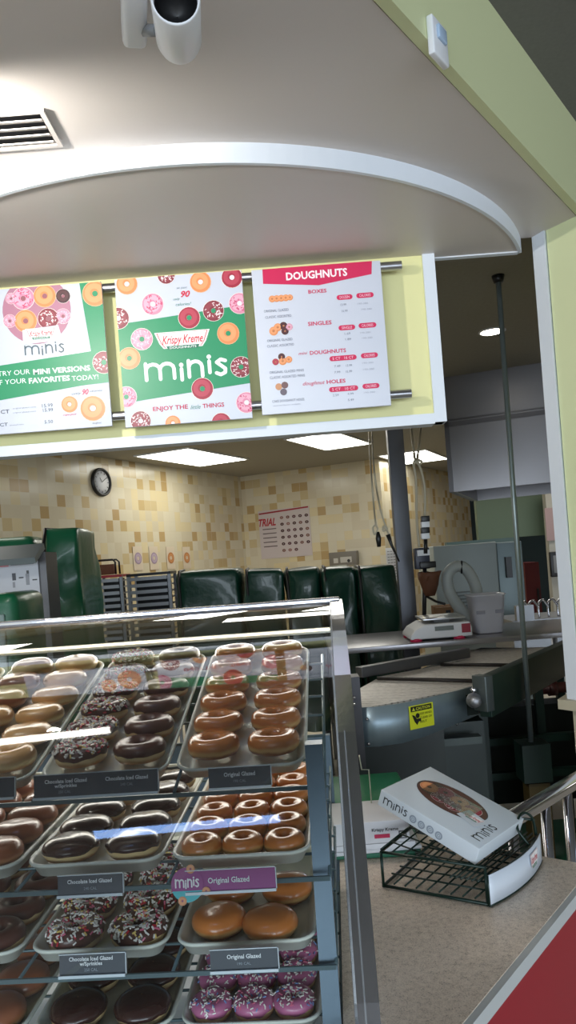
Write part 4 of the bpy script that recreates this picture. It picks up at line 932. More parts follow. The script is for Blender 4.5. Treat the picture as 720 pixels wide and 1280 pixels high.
# where the front edge meets the case line
def isect(p, d, a, e):
    den = d.x*e.y-d.y*e.x; t = ((a.x-p.x)*e.y-(a.y-p.y)*e.x)/den; return p+d*t
e_ = (l0-l1).normalized()
fr = isect(cA, CD, l1, e_); bkp = isect(cend, CN, l1, e_)
ct = [tuple(fr), tuple(cend), tuple(bkp)]
T = thing('service_counter', 'speckled beige counter with a pale edge and red front panel', 'counter', (cA.x, cA.y+.3, 0))
m = MB(); m.prism(ct, .895, .91, counter_m); m.build('countertop', counter_m, T)
o_ = V((CN.x, CN.y))*-.012
m = MB(); m.prism([tuple(fr+o_), tuple(cend+o_), tuple(cend), tuple(fr)], .884, .9085, cedge_m); m.build('edge_band', cedge_m, T)
i_ = V((CN.x, CN.y))*.02
m = MB(); m.prism([tuple(fr+i_*.2), tuple(cend+i_*.2-CD*.0), tuple(cend+i_*.2+i_), tuple(fr+i_*.2+i_)], 0, .8945, counter_side_m); m.build('front_panel', counter_side_m, T)
m = MB(); m.prism([tuple(V(fr)+i_*2+CD*.1), tuple(cend-CD*.02+i_*2), tuple(bkp+V((.05, -.1)))], 0, .8945, blackgreen_m); m.build('cabinet_body', blackgreen_m, T)
# ================================================================ MINIS CARTON + WIRE BASKET
Ab = V((.171, 1.62, EYE-.505)); Db = V((.326, 1.46, EYE-.588)); Cb = V((.449, 1.62, EYE-.5855)); Bb = Ab+(Cb-Db)
e2 = (Db-Ab); e1 = (Bb-Ab); l2, l1_ = e2.length, e1.length; u_ = (e1.normalized()+e2.normalized()).normalized(); v_ = (e1.normalized()-e2.normalized()).normalized(); e1n = (u_+v_)/2**.5; e2n = (u_-v_)/2**.5; nrm = e2n.cross(e1n).normalized()
cen = (Ab+Bb+Cb+Db)/4; Ab = cen-e2n*(l2/2)-e1n*(l1_/2)
tk = .036
bx_ = thing('doughnut_carton', 'white minis carton with an oval window, tilted on the wire basket', 'carton', Ab-nrm*tk)
cc = Ab+e2n*(l2/2)+e1n*(l1_/2)-nrm*(tk/2)
MB().box(cc, (l2, l1_, tk), 0, None, X=e2n, Y=e1n, Z=nrm, bevel=.0015).build('carton_body', carton_m, bx_)
A = Art(Ab, e2n, e1n)
wc = (l2*.46, l1_*.56)
A.disc(wc, l2*.345, (92, 54, 44), 1, ry=l1_*.26, n=40)
rnd = random.Random(4)
A.clip = None
for ux, uy, k in [(-.24, .0, 'glaze'), (-.1, .07, 'red'), (-.08, -.08, 'choc'), (.06, .05, 'glaze'), (.07, -.09, 'choc'), (.2, .03, 'red'), (.19, -.06, 'glaze')]:
    A.dn((wc[0]+l2*ux, wc[1]+l1_*uy), .0205, k, (60, 30, 26), 2)
A.disc(wc, l2*.352, (60, 60, 66), 1.2, ry=l1_*.268, n=40, hole=.975)
lw = (wc[0]+l2*.26, wc[1]-l1_*.12); A.poly([(lw[0]-.026, lw[1]-.018), (lw[0]+.022, lw[1]-.03), (lw[0]+.034, lw[1]+.014), (lw[0]-.018, lw[1]+.024)], (216, 222, 228), 4, True)
A.logo(lw[0]+.003, lw[1]-.001, .044, .024, 5)
A.build('printed_top', bx_)
MB().box(Ab+e2n*wc[0]+e1n*wc[1]+nrm*.003, (l2*.5, l1_*.30, .0006), 0, None, X=e2n, Y=e1n, Z=nrm).build('window_film', film_m, bx_)
A = Art(Ab-nrm*tk, e2n, nrm); 
A.minis(.012, tk*.30, .06, tk*.46, (40, 44, 50), .14, 1)
for i in range(4): A.disc((.088+i*.021, tk*(.42-.04*(i % 2))), .0085, (150, 160, 172), 1, hole=.6); A.disc((.088+i*.021, tk*(.42-.04*(i % 2))), .004, (160, 170, 180), 1, hole=.4)
A.build('printed_side', bx_)
# second word by the short end, reading along the end
A = Art(Ab+e2n*(l2*.985), e1n, -e2n); A.n = nrm
A.minis(l1_*.12, .010, l1_*.40, .022, (40, 44, 50), .13, 1); A.build('printed_end', bx_)
bs = thing('wire_basket', 'dark green wire basket with a curved white sign on the counter', 'basket', (.3, 1.6, .91))
BL_ = V((.145, 1.568)); FRp = V((.330, 1.452)); BRp = V((.488, 1.640)); BK = V((.300, 1.80))
def arcpts(a, b, bul, n=14):
    mid = (a+b)/2; d_ = (b-a); nn = V((d_.y, -d_.x)).normalized(); return [a+d_*(i/n)+nn*(bul*4*(i/n)*(1-i/n)) for i in range(n+1)]
arcF = arcpts(FRp, BRp, .016)
def loop(z): return [(p.x, p.y, z) for p in [BL_]+arcF+[BK]]
MB().tube(loop(.915), .0035, None, 8, closed=True).build('base_ring', wire_m, bs)
zr = .985
MB().tube([(p.x, p.y, .965) for p in arcF], .0035, None, 8).build('front_ring', wire_m, bs)
for p in (BL_, FRp, BRp, BK): MB().tube([(p.x, p.y, .912), (p.x, p.y, zr)], .003, None, 8).build('corner_wire', wire_m, bs)
MB().tube([(FRp.x, FRp.y, zr), (BL_.x, BL_.y, zr+.0), (BK.x, BK.y, zr), (BRp.x, BRp.y, zr+.015)], .003, None, 8).build('rim_wire', wire_m, bs)
m = MB()
def inpt(s_, t_): return BL_.lerp(FRp, s_).lerp(BK.lerp(BRp, s_), t_)
for i in range(1, 9):
    a = inpt(i/9, 0); b = inpt(i/9, 1); m.tube([(a.x, a.y, .922), (b.x, b.y, .922)], .0018, None, 6)
for i in range(1, 7):
    a = inpt(0, i/7); b = inpt(1, i/7); m.tube([(a.x, a.y, .925), (b.x, b.y, .925)], .0018, None, 6)
for i in range(1, 7):
    a = inpt(.62+i*.05, 0.0); b = inpt(.72+i*.05, 1); m.tube([(a.x, a.y, .955), (b.x, b.y, .97)], .0018, None, 6)
for i in range(1, 6):
    a = inpt(0, i/6); b = inpt(.55, i/6); m.tube([(a.x, a.y, .99), (b.x, b.y, .965)], .0018, None, 6)
for i in range(0, 5):
    a = inpt(i/9, 0); b = inpt(i/9, 1); m.tube([(a.x, a.y, .99-i*.003), (b.x, b.y, .99-i*.003)], .0018, None, 6)
m.build('grid_wires', wire_m, bs)
MB().tube(sm([(BRp.x, BRp.y, .915), (BRp.x-.004, BRp.y-.002, 1.0), (BRp.x-.03, BRp.y-.01, 1.02), (BRp.x-.05, BRp.y-.04, 1.0), (BRp.x-.03, BRp.y-.05, .965)]), .0028, None, 8).build('hook_wire', wire_m, bs)
# curved sign plate
m = MB(); ps = arcpts(FRp+V((.002, -.006)), BRp+V((.007, -.004)), .017, 16); o2 = []
z0_, z1_ = .916, .972
vs = []
for p in ps: vs += [(p.x, p.y, z0_), (p.x, p.y, z1_)]
nP = len(ps); d_ = (BRp-FRp).normalized(); nn = V((d_.y, -d_.x, 0))*.0015
vs2 = [V(v)+nn for v in vs]; K = len(vs)
m.faces([V(v) for v in vs]+vs2, [(2*i, 2*i+2, 2*i+3, 2*i+1) for i in range(nP-1)]+[(K+2*i, K+2*i+1, K+2*i+3, K+2*i+2) for i in range(nP-1)]+[(2*i+1, 2*i+3, K+2*i+3, K+2*i+1) for i in range(nP-1)]+[(2*i, K+2*i, K+2*i+2, 2*i+2) for i in range(nP-1)]+[(0, 1, K+1, K), (K-2, 2*K-2, 2*K-1, K-1)], None, True)
o = m.build('sign_plate', mat('sign_white', (218, 226, 236), .35), bs); o['label'] = 'curved white sign plate with a red script logo'
m = MB(); m.tube([(p.x, p.y, z0_-.002) for p in ps], .0025, None, 6); m.tube([(ps[0].x, ps[0].y, z0_), (ps[0].x, ps[0].y, z1_)], .0022, None, 6); m.build('sign_frame', wire_m, bs)
pl0 = ps[10]; pl1 = ps[13]; dd = (V(pl1)-V(pl0)).normalized(); D3 = V((dd.x, dd.y, 0))
A = Art(V((pl0.x, pl0.y, .944))+V((dd.y, -dd.x, 0))*.004, D3, Z3); A.logo(.016, .003, .052, .034, 1); A.build('sign_print', bs)
# tall wire stand behind the case post
T = thing('wire_holder', 'tall stepped wire holder standing between the case and the green bin', 'holder', PD(462, 1090, 1.85))
wp = [PD(449, 944, 1.85), PD(452, 962, 1.85), PD(461, 962, 1.85), PD(464, 1000, 1.85), PD(467, 1035, 1.85)]
e = V((wp[-1].x+.004, 1.85, .912)); MB().tube(wp+[e], .0018, None, 6).build('wire', mat('pale_wire', (170, 172, 150), .3, .6), T)
MB().tube([e+V((-.03, 0, .0)), e+V((.04, 0, 0))], .003, None, 6).build('foot_wire', wire_m, T)
# paper cartons lying behind the basket
def lcarton(c, s_, rot, m_, lab, nm='flat_carton', art=None):
    T = thing(nm, lab, 'carton', c, 'folded cartons behind the wire basket')
    X = V((math.cos(rot), math.sin(rot), 0)); Y = V((-math.sin(rot), math.cos(rot), 0))
    MB().box(V(c)+V((0, 0, s_[2]/2)), s_, rot, m_, bevel=.0015).build('board', m_, T)
    if art: art(T, X, Y)
gbl = mat('carton_green', (46, 120, 92), .5)
lcarton((.155, 1.805, .911), (.20, .165, .010), -.06, gbl, 'green flat carton at the bottom of the pile')
lcarton((.150, 1.805, .9215), (.20, .16, .008), .05, paper_m, 'white flat carton on the green one')
lcarton((.146, 1.80, .930), (.19, .155, .014), -.03, paper_m, 'thicker white flat carton below the printed box')
def bart(T, X, Y):
    O = V((.142, 1.795, .9445))-X*.085-Y*.075
    A = Art(O-Y*.001, X, Z3); A.rect(.0, .0, .17, .001, (120, 120, 124)); A.text('Krispy Kreme', .085, .028, .06, .007, (60, 60, 66), .02); A.rect(.09, .012, .125, .021, (200, 40, 84)); A.rect(.02, .012, .055, .024, (200, 40, 84)); A.rect(.145, .008, .163, .026, (90, 90, 96)); A.rect(.148, .011, .160, .023, (226, 226, 230), 2)
    A.build('print', T)
lcarton((.142, 1.795, .9445), (.17, .15, .05), -.0, paper_m, 'white printed carton box with pink labels on top of the pile', 'printed_carton', bart)
# ================================================================ DISPLAY CASE
case = thing('display_case', 'glass doughnut display case with a bright steel corner post', 'display case', YAW(-.6, 1.5, 0))
XLc = -1.3
prof = [(1.90, 1.490)]
for y_, a_ in ((1.85, 3.5), (1.8, 3.8), (1.75, 4.2), (1.7, 4.8), (1.65, 5.6), (1.6, 6.5), (1.55, 7.6), (1.5, 8.8), (1.45, 10.0), (1.4, 10.8), (1.32, 11.2), (1.25, 11.3)):
    prof.append((y_, prof[-1][1]-(prof[-1][0]-y_)*math.tan(math.radians(a_))))
NP = len(prof)
front = [prof[-1], (1.16, 1.33), (1.07, 1.25), (.98, 1.165), (.90, 1.07), (.82, .95), (.75, .80)]
def strip(name, pr, m_, x0_, x1_, th=.005, par=case):
    mb = MB(); K = len(pr); top_ = [YAW(x0_, y, z) for y, z in pr]+[YAW(x1_, y, z) for y, z in pr]
    mb.faces(top_, [(i, i+1, K+i+1, K+i) for i in range(K-1)], m_, True); return mb.build(name, m_, par)
strip('top_glass', prof, glass_m, XLc, -.020)
strip('front_glass', front, glass_m, XLc, -.020)
def postmesh(x0_, x1_, pr, th, m_, name):
    mb = MB(); K = len(pr); vs = []
    for x in (x0_, x1_):
        for i, (y, z) in enumerate(pr):
            a = pr[max(i-1, 0)]; b = pr[min(i+1, K-1)]; d = V((b[0]-a[0], b[1]-a[1])).normalized(); n_ = V((-d.y, d.x)); 
            if n_.y > 0: n_ = -n_
            vs += [YAW(x, y-n_.x*.003, z-n_.y*.003), YAW(x, y+n_.x*th, z+n_.y*th)]
    f = []
    for i in range(K-1):
        o_, i_2 = 2*i, 2*i+2
        f += [(o_, i_2, 2*K+i_2, 2*K+o_), (o_+1, 2*K+o_+1, 2*K+i_2+1, i_2+1), (o_, o_+1, i_2+1, i_2), (2*K+o_, 2*K+i_2, 2*K+i_2+1, 2*K+o_+1)]
    f += [(0, 2*K, 2*K+1, 1), (2*K-2, 2*K-1, 4*K-1, 4*K-2)]
    mb.faces(vs, f, m_); return mb.build(name, m_, case)
allp = prof+front[1:]
postmesh(-.024, .006, allp, .028, silver_m, 'corner_post')
postmesh(XLc-.02, XLc, allp, .028, silver_m, 'corner_post')
postmesh(-.0235, -.0205, allp, .01, mat('gasket_light', (196, 202, 206), .3), 'post_gasket')
postmesh(-.012, -.010, [(y-.006, z+.004) for y, z in allp[NP:]], .004, mat('post_seam', (200, 205, 210), .2, .8), 'post_seam')
mb = MB(); p0, p1 = YAW(XLc-.02, 1.905, 1.488), YAW(.0, 1.905, 1.488)
X_ = (p1-p0).normalized(); mb.box((p0+p1)/2, ((p1-p0).length, .03, .022), 0, X=X_, Y=V((-X_.y, X_.x, 0)), Z=Z3, bevel=.003); mb.build('top_rail', silver_m, case)
mb = MB(); p0, p1 = YAW(XLc, 1.90, 1.418), YAW(-.018, 1.90, 1.418); mb.box((p0+p1)/2, ((p1-p0).length, .02, .014), 0, X=X_, Y=V((-X_.y, X_.x, 0)), Z=Z3, bevel=.002); mb.build('rear_rail', mat('pale_rear_rail', (190, 198, 196), .35, .3), case)
# rear door frame uprights and lower body
for x in (-.012, XLc): 
    p = YAW(x, 1.905, .7); MB().box((p.x, p.y, 1.2), (.02, .02, .56), -.06, silver_m).build('rear_upright', silver_m, case)
AL = {1: math.radians(16), 2: math.radians(2), 3: math.radians(2), 4: math.radians(2)}
ROWS = {1: (1.25, 1.243), 2: (1.165, 1.128), 3: (1.155, .998), 4: (1.145, .880)}
# uprights that carry the shelves
def slopebar(x0_, x1_, y0_, y1_, z0_, z1_, name, m_):
    pass
for x in (-.063, XLc+.05):
    p = [YAW(x-.014, 1.215, 0), YAW(x+.014, 1.215, 0), YAW(x+.014, 1.245, 0), YAW(x-.014, 1.245, 0)]
    m = MB(); zz0, zz1 = .86, 1.30
    lo = [YAW(x-.014, 1.12, .80), YAW(x+.014, 1.12, .80), YAW(x+.014, 1.15, .80), YAW(x-.014, 1.15, .80)]
    hi = [YAW(x-.014, 1.225, zz1), YAW(x+.014, 1.225, zz1), YAW(x+.014, 1.255, zz1), YAW(x-.014, 1.255, zz1)]
    m.faces(lo+hi, [(0, 1, 2, 3), (4, 5, 6, 7), (0, 1, 5, 4), (1, 2, 6, 5), (2, 3, 7, 6), (3, 0, 4, 7)]); m.build('shelf_upright', bluesteel_m, case)
    # rear part of the shelf support, dark
for r, (y0_, z0_) in ROWS.items():
    m = MB(); xx0, xx1 = XLc+.01, -.05
    CA, SA = math.cos(AL[r]), math.sin(AL[r])
    def tp(x, s_, up): return YAW(x, y0_+s_*CA-up*SA, z0_+s_*SA+up*CA)
    for i in range(6):
        s_ = .06+i*.08; m.tube([tp(xx0, s_, -.006), tp(xx1, s_, -.006)], .0025, None, 6)
    for x in (xx0, -.3, -.54, -.77, -1.0, xx1):
        m.tube([tp(x, -.01, -.011), tp(x, .52, -.011)], .003, None, 6)
    m.build('wire_shelf', shelf_m, case)
    m = MB(); a = tp(xx0, -.012, -.014); b = tp(xx1, -.012, -.014)
    m.box((a+b)/2, ((b-a).length, .004, .007), 0, X=(b-a).normalized(), Y=V((0, 1, 0)), Z=Z3); m.build('shelf_lip', shelf_m, case)
m = MB(); p = [YAW(XLc, .80, 0), YAW(-.05, .80, 0), YAW(-.05, 1.9, 0), YAW(XLc, 1.9, 0)]; m.prism([(k.x, k.y) for k in p], 0, .72); m.build('base_cabinet', white_m, case)
m = MB(); p = [YAW(XLc, 1.88, 0), YAW(-.05, 1.88, 0), YAW(-.05, 1.9, 0), YAW(XLc, 1.9, 0)]; m.prism([(k.x, k.y) for k in p], .72, 1.16); m.build('rear_panel', bluesteel_m, case)
# ---------------- trays
def tray_mesh():
    W, L, H, r = .222, .5, .024, .035
    def rr(inset, z, n=6):
        pts = []; w_, l_ = W/2-inset, L/2-inset; q_ = max(r-inset, .008)
        for cx_, cy_, a0 in ((w_-q_, l_-q_, 0), (-w_+q_, l_-q_, 90), (-w_+q_, -l_+q_, 180), (w_-q_, -l_+q_, 270)):
            for i in range(n+1):
                a = math.radians(a0+90*i/n); pts.append(V((cx_+q_*math.cos(a), cy_+q_*math.sin(a)+L/2, z)))
        return pts
    m = MB(); rows = [rr(.014, 0), rr(.004, H-.006), rr(.002, H-.006), rr(0, H-.003), rr(0.001, H), rr(.005, H), rr(.007, H-.003), rr(.017, .004), rr(.02, .003)]
    bv = [[m.bm.verts.new(p) for p in row] for row in rows]; K = len(bv[0])
    for i in range(len(bv)-1):
        for j in range(K): f = m.bm.faces.new((bv[i][j], bv[i][(j+1) % K], bv[i+1][(j+1) % K], bv[i+1][j])); f.smooth = True
    m.bm.faces.new(bv[0][::-1]); m.bm.faces.new(bv[-1]); m.mats = [tray_m]
    o = m.build('pan', tray_m); me = o.data; bpy.data.objects.remove(o); return me
TM = tray_mesh()
liner = MB().b2((-.085, .03, .0034), (.085, .47, .0042), None).build('liner', mat('tray_liner', (236, 234, 222), .6)); LM = liner.data; bpy.data.objects.remove(liner)
TX = [-.887, -.655, -.421, -.188]           # tray centres along the case
shelfn = {1: 'top shelf', 2: 'second shelf', 3: 'third shelf', 4: 'lowest shelf'}
YR = math.atan2(-.0593, .9982)
def traymat(r, c):
    y0_, z0_ = ROWS[r]; return Matrix.Translation(YAW(TX[c], y0_, z0_)) @ Matrix.Rotation(YR, 4, 'Z') @ Matrix.Rotation(AL[r], 4, 'X')
def link_child(name, me, parent):
    o = bpy.data.objects.new(name, me); COL.objects.link(o); o.parent = parent; return o
# ---------------- doughnuts
def ring(R_, hole, h, seed, n=32, k=14, flat=.75):
    rc, a = (R_+hole)/2, (R_-hole)/2; rows = []
    for j in range(k):
        t = 2*math.pi*j/k; c_, s_ = math.cos(t), math.sin(t)
        rows.append((rc+a*math.copysign(abs(c_)**.85, c_), h/2+h/2*math.copysign(abs(s_)**(.9 if s_ > 0 else flat), s_)))
    return rows
def warp(bm, seed, amt=.03):
    for v in bm.verts:
        a = math.atan2(v.co.y, v.co.x); f = 1+amt*noise.noise(V((math.cos(a)*1.3+seed*3.1, math.sin(a)*1.3, seed)))*1.6
        v.co.x *= f; v.co.y *= f; v.co.z *= 1+amt*1.5*noise.noise(V((v.co.x*30+seed, v.co.y*30, 1)))
def dough(R_, hole, h, seed, m_, name='dough'):
    m = MB(m_); pr = ring(R_, hole, h, seed)
    if hole > 0: m.lathe(pr, n=32, closed=True, m=m_)
    else:
        pr = [(.0006, 0), (R_*.55, 0), (R_*.86, h*.12), (R_*.98, h*.34), (R_, h*.5), (R_*.96, h*.7), (R_*.82, h*.89), (R_*.6, h*.97), (R_*.3, h), (.0006, h*.985)]; m.lathe(pr, n=32, m=m_)
    warp(m.bm, seed); o = m.build(name, m_); me = o.data; bpy.data.objects.remove(o); return me
def icing(R_, hole, h, seed, m_, cover=.52):
    m = MB(m_); n = 40; T0 = 1.0016; rc, a = (R_+hole)/2, (R_-hole)/2; rows = []; ks = 10; off = .0016
    for i in range(ks+1):
        row = []
        for j in range(n):
            az = 2*math.pi*j/n; wob = .28*noise.noise(V((math.cos(az)*2.2+seed, math.sin(az)*2.2, seed*1.7)))
            t0 = -.05+wob; t1 = math.pi+.25 if hole > 0 else math.pi/2
            t = t0+(t1-t0)*i/ks; e = 0 if i in (0,) else off
            c_, s_ = math.cos(t), math.sin(t)
            if hole > 0:
                r_ = rc+(a+e)*math.copysign(abs(c_)**.85, c_); z_ = h/2+(h/2+e)*math.copysign(abs(s_)**.9, s_)
            else:
                r_ = max(.0006, (R_+e)*abs(c_)**.62) if i < ks else .0006; z_ = h/2+(h/2+e)*math.copysign(abs(s_)**1.0, s_)
            row.append(m.bm.verts.new((r_*math.cos(az), r_*math.sin(az), z_)))
        rows.append(row)
    for i in range(ks):
        for j in range(n): f = m.bm.faces.new((rows[i][j], rows[i][(j+1) % n], rows[i+1][(j+1) % n], rows[i+1][j])); f.smooth = True
    warp(m.bm, seed); o = m.build('icing', m_); me = o.data; bpy.data.objects.remove(o); return me
def sprinkles(R_, hole, h, seed, cols, n=150, L=.0062, w=.0014):
    rnd = random.Random(seed); m = MB(*cols); rc, a = (R_+hole)/2, (R_-hole)/2
    for i in range(n):
        az = rnd.uniform(0, 2*math.pi); t = rnd.uniform(.25, 2.7)
        c_, s_ = math.cos(t), math.sin(t); r_ = rc+(a+.0024)*math.copysign(abs(c_)**.85, c_); z_ = h/2+(h/2+.0022)*abs(s_)**.9
        f = 1+.03*noise.noise(V((math.cos(az)*1.3+seed*3.1, math.sin(az)*1.3, seed)))*1.6
        p = V((r_*math.cos(az)*f, r_*math.sin(az)*f, z_)); nn_ = V((c_*math.cos(az), c_*math.sin(az), s_)).normalized()
        tg = nn_.cross(V((rnd.uniform(-1, 1), rnd.uniform(-1, 1), rnd.uniform(-1, 1)))).normalized()
        tg = (tg+nn_*rnd.uniform(-.15, .3)).normalized(); sd_ = nn_.cross(tg).normalized()
        m.box(p+nn_*.0004, (L, w*1.6, w*1.4), 0, rnd.choice(cols), X=tg, Y=sd_, Z=tg.cross(sd_))
    o = m.build('sprinkles', None); me = o.data; bpy.data.objects.remove(o); return me
H1 = .034
dg = dough_mat('glazed_dough', (204, 124, 62), (232, 186, 120), (166, 98, 48), H1, .28, .35, .36, .1)
dlt = dough_mat('pale_shell_dough', (226, 174, 114), (236, 206, 150), (196, 140, 84), H1, .3, .3, .36, .12)
dpl = dough_mat('plain_dough', (214, 166, 104), (238, 210, 156), (186, 128, 72), H1, .4, .1, .4, .14)
dbr = dough_mat('brown_dough', (146, 84, 52), (190, 132, 88), (120, 66, 38), H1, .3, .3, .3, .1)
choc_m = mat('chocolate_icing', (84, 46, 38), .36, coat=.15, bump=.1, bscale=40)
choc2_m = mat('dark_chocolate_icing', (56, 28, 24), .25, coat=.3, bump=.1, bscale=40)
pink_m = mat('pink_icing', (190, 110, 150), .35, coat=.3, bump=.1, bscale=40)
S_ = [mat('spr_white', (240, 236, 230), .4), mat('spr_pink', (226, 120, 150), .4), mat('spr_red', (196, 44, 60), .4), mat('spr_yellow', (236, 206, 120), .4), mat('spr_blue', (120, 150, 200), .4)]
PRO = {}
for v in range(3):
    PRO[('glazed', v)] = [('dough', dough(.0455, .013, H1, v+1, dg))]
    PRO[('shell', v)] = [('dough', dough(.0465, 0, .036, v+5, dlt))]
    PRO[('shellring', v)] = [('dough', dough(.046, .009, .036, v+8, dlt))]
    PRO[('choc', v)] = [('dough', dough(.0450, .012, H1, v+11, dpl)), ('icing', icing(.0450, .012, H1, v+11, choc_m))]
    PRO[('sprinkle', v)] = [('dough', dough(.0450, .012, H1, v+21, dpl)), ('icing', icing(.0450, .012, H1, v+21, choc_m)), ('sprinkles', sprinkles(.0450, .012, H1, v+21, S_[:1]*6+S_[1:4], 280))]
    PRO[('filledchoc', v)] = [('dough', dough(.0450, 0, .036, v+31, dpl)), ('icing', icing(.0450, 0, .036, v+31, choc2_m))]
    PRO[('filledglaze', v)] = [('dough', dough(.0450, 0, .036, v+41, dg))]
    PRO[('mini', v)] = [('dough', dough(.0335, .006, .03, v+51, dg))]
    PRO[('brown', v)] = [('dough', dough(.0455, 0, .036, v+61, dbr))]
    PRO[('pinkmini', v)] = [('dough', dough(.0325, .005, .03, v+71, dpl)), ('icing', icing(.0325, .005, .03, v+71, pink_m)), ('sprinkles', sprinkles(.0325, .005, .03, v+71, S_[:1]*4+[S_[1], S_[4]], 120, .0052, .001))]
NAMES = {'glazed': ('glazed_doughnut', 'glazed ring doughnut'), 'shell': ('filled_doughnut', 'pale sugared filled doughnut'), 'shellring': ('filled_doughnut', 'pale doughnut with a dimpled centre'),
         'choc': ('chocolate_doughnut', 'chocolate-iced ring doughnut'), 'sprinkle': ('sprinkled_doughnut', 'chocolate doughnut with bright sprinkles'),
         'filledchoc': ('chocolate_doughnut', 'glossy dark chocolate-topped doughnut'), 'filledglaze': ('filled_doughnut', 'golden filled doughnut'),
         'mini': ('mini_doughnut', 'mini glazed doughnut'), 'brown': ('filled_doughnut', 'brown glossy filled doughnut'), 'pinkmini': ('mini_doughnut', 'pink-iced sprinkled mini doughnut')}
ORD = ['front', 'second', 'third', 'fourth', 'fifth', 'back']
tray_desc = {}
def put(r, c, kind, x, y, colname, rowname, tname, lean=0, sc_=1, v=None, dz=0):
    v = random.randrange(3) if v is None else v
    nm, lb = NAMES[kind]
    T = thing(nm, '%s, %s in %s, %s' % (lb, rowname, colname, tname), 'doughnut', (0, 0, 0), 'doughnuts on the %s, %s' % (shelfn[r], ['first tray', 'second tray', 'third tray', 'fourth tray'][c]), world=False)
    T.matrix_world = traymat(r, c) @ Matrix.Translation((x, y, .0045+dz+.044*abs(math.sin(lean)))) @ Matrix.Rotation(lean, 4, 'X') @ Matrix.Rotation(random.uniform(0, 6.28), 4, 'Z') @ Matrix.Scale(sc_, 4)
    for pn, me in PRO[(kind, v)]:
        o = link_child(pn, me, T)
        if pn == 'sprinkles': o['kind'] = 'stuff'
def tray(r, c, lab):
    T = thing('display_tray', lab, 'tray', (0, 0, 0), 'doughnut trays in the case', world=False); T.matrix_world = traymat(r, c)
    link_child('pan', TM, T)
    if r == 1: link_child('liner', LM, T)
cols2 = [(-.052, 'left file'), (.052, 'right file')]
LEAN = math.radians(-13)
def fill(r, c, tname, kinds, n, pitch=.080, y0=.062, cols=cols2, lean=None, jit=.003, sc_=1):
    if lean is None: lean = LEAN if r == 1 else math.radians(-4)
    for ci, (x, cn) in enumerate(cols):
        for k in range(n):
            kd = kinds[ci] if isinstance(kinds[ci], str) else kinds[ci][k]
            if kd is None: continue
            put(r, c, kd, x+random.uniform(-jit, jit), y0+pitch*k, cn, ORD[k], tname, lean if pitch < .09 and n > 3 else 0, sc_)
tray(1, 0, 'cream tray at the dark end of the top shelf'); tray(1, 1, 'cream tray of pale filled doughnuts on the top shelf')
tray(1, 2, 'cream tray of sprinkled and chocolate doughnuts on the top shelf'); tray(1, 3, 'cream tray of twelve glazed rings on the top shelf')
fill(1, 0, 'end tray of top shelf', ['shell', 'shell'], 6, jit=.002)
fill(1, 1, 'pale tray of top shelf', [['shell', 'shell', 'shell', 'brown', 'brown', 'brown'], ['shellring', 'shell', 'shell', 'shell', 'shell', 'shell']], 6)
fill(1, 2, 'mixed chocolate tray of top shelf', ['sprinkle', 'choc'], 6, jit=.002)
fill(1, 3, 'glazed tray beside the upright, top shelf', ['glazed', 'glazed'], 6, jit=.002)
tray(2, 1, 'tray of brown glossy doughnuts on the second shelf'); tray(2, 2, 'tray of dark chocolate doughnuts on the second shelf'); tray(2, 3, 'tray of mini glazed doughnuts on the second shelf')
fill(2, 1, 'brown tray, second shelf', ['brown', 'brown'], 5, jit=.002)
fill(2, 2, 'dark tray, second shelf', ['filledchoc', 'filledchoc'], 5, jit=.002)
fill(2, 3, 'mini tray, second shelf', ['mini', 'mini', 'mini'], 6, .070, .052, [(-.067, 'left file'), (0, 'middle file'), (.067, 'right file')], 0, .0)
tray(3, 1, 'tray of plain chocolate doughnuts on the third shelf'); tray(3, 2, 'tray of sprinkled doughnuts on the third shelf'); tray(3, 3, 'half-empty tray of golden doughnuts on the third shelf')
fill(3, 1, 'chocolate tray, third shelf', ['choc', 'choc'], 4, .092, .056)
fill(3, 2, 'sprinkled tray, third shelf', ['sprinkle', 'sprinkle'], 4, .092, .056, [(-.052, 'left file'), (.054, 'right file')], 0)
for x, y, nm_ in ((-.05, .075, 'front pair'), (.035, .058, 'front pair'), (-.045, .185, 'rear pair'), (.055, .175, 'rear pair')):
    put(3, 3, 'filledglaze', x, y, nm_, 'towards the sprinkled tray' if x < 0 else 'towards the upright', 'third shelf')
tray(4, 1, 'tray of brown doughnuts on the lowest shelf'); tray(4, 2, 'tray of dark chocolate doughnuts on the lowest shelf'); tray(4, 3, 'tray of pink mini doughnuts on the lowest shelf')
fill(4, 1, 'brown tray, lowest shelf', ['brown', 'brown'], 4, .092, .056); fill(4, 2, 'dark tray, lowest shelf', ['filledchoc', 'filledchoc'], 4, .092, .056)
fill(4, 3, 'pink tray, lowest shelf', ['pinkmini', 'pinkmini', 'pinkmini'], 4, .070, .052, [(-.067, 'left file'), (0, 'middle file'), (.067, 'right file')], 0, .002)
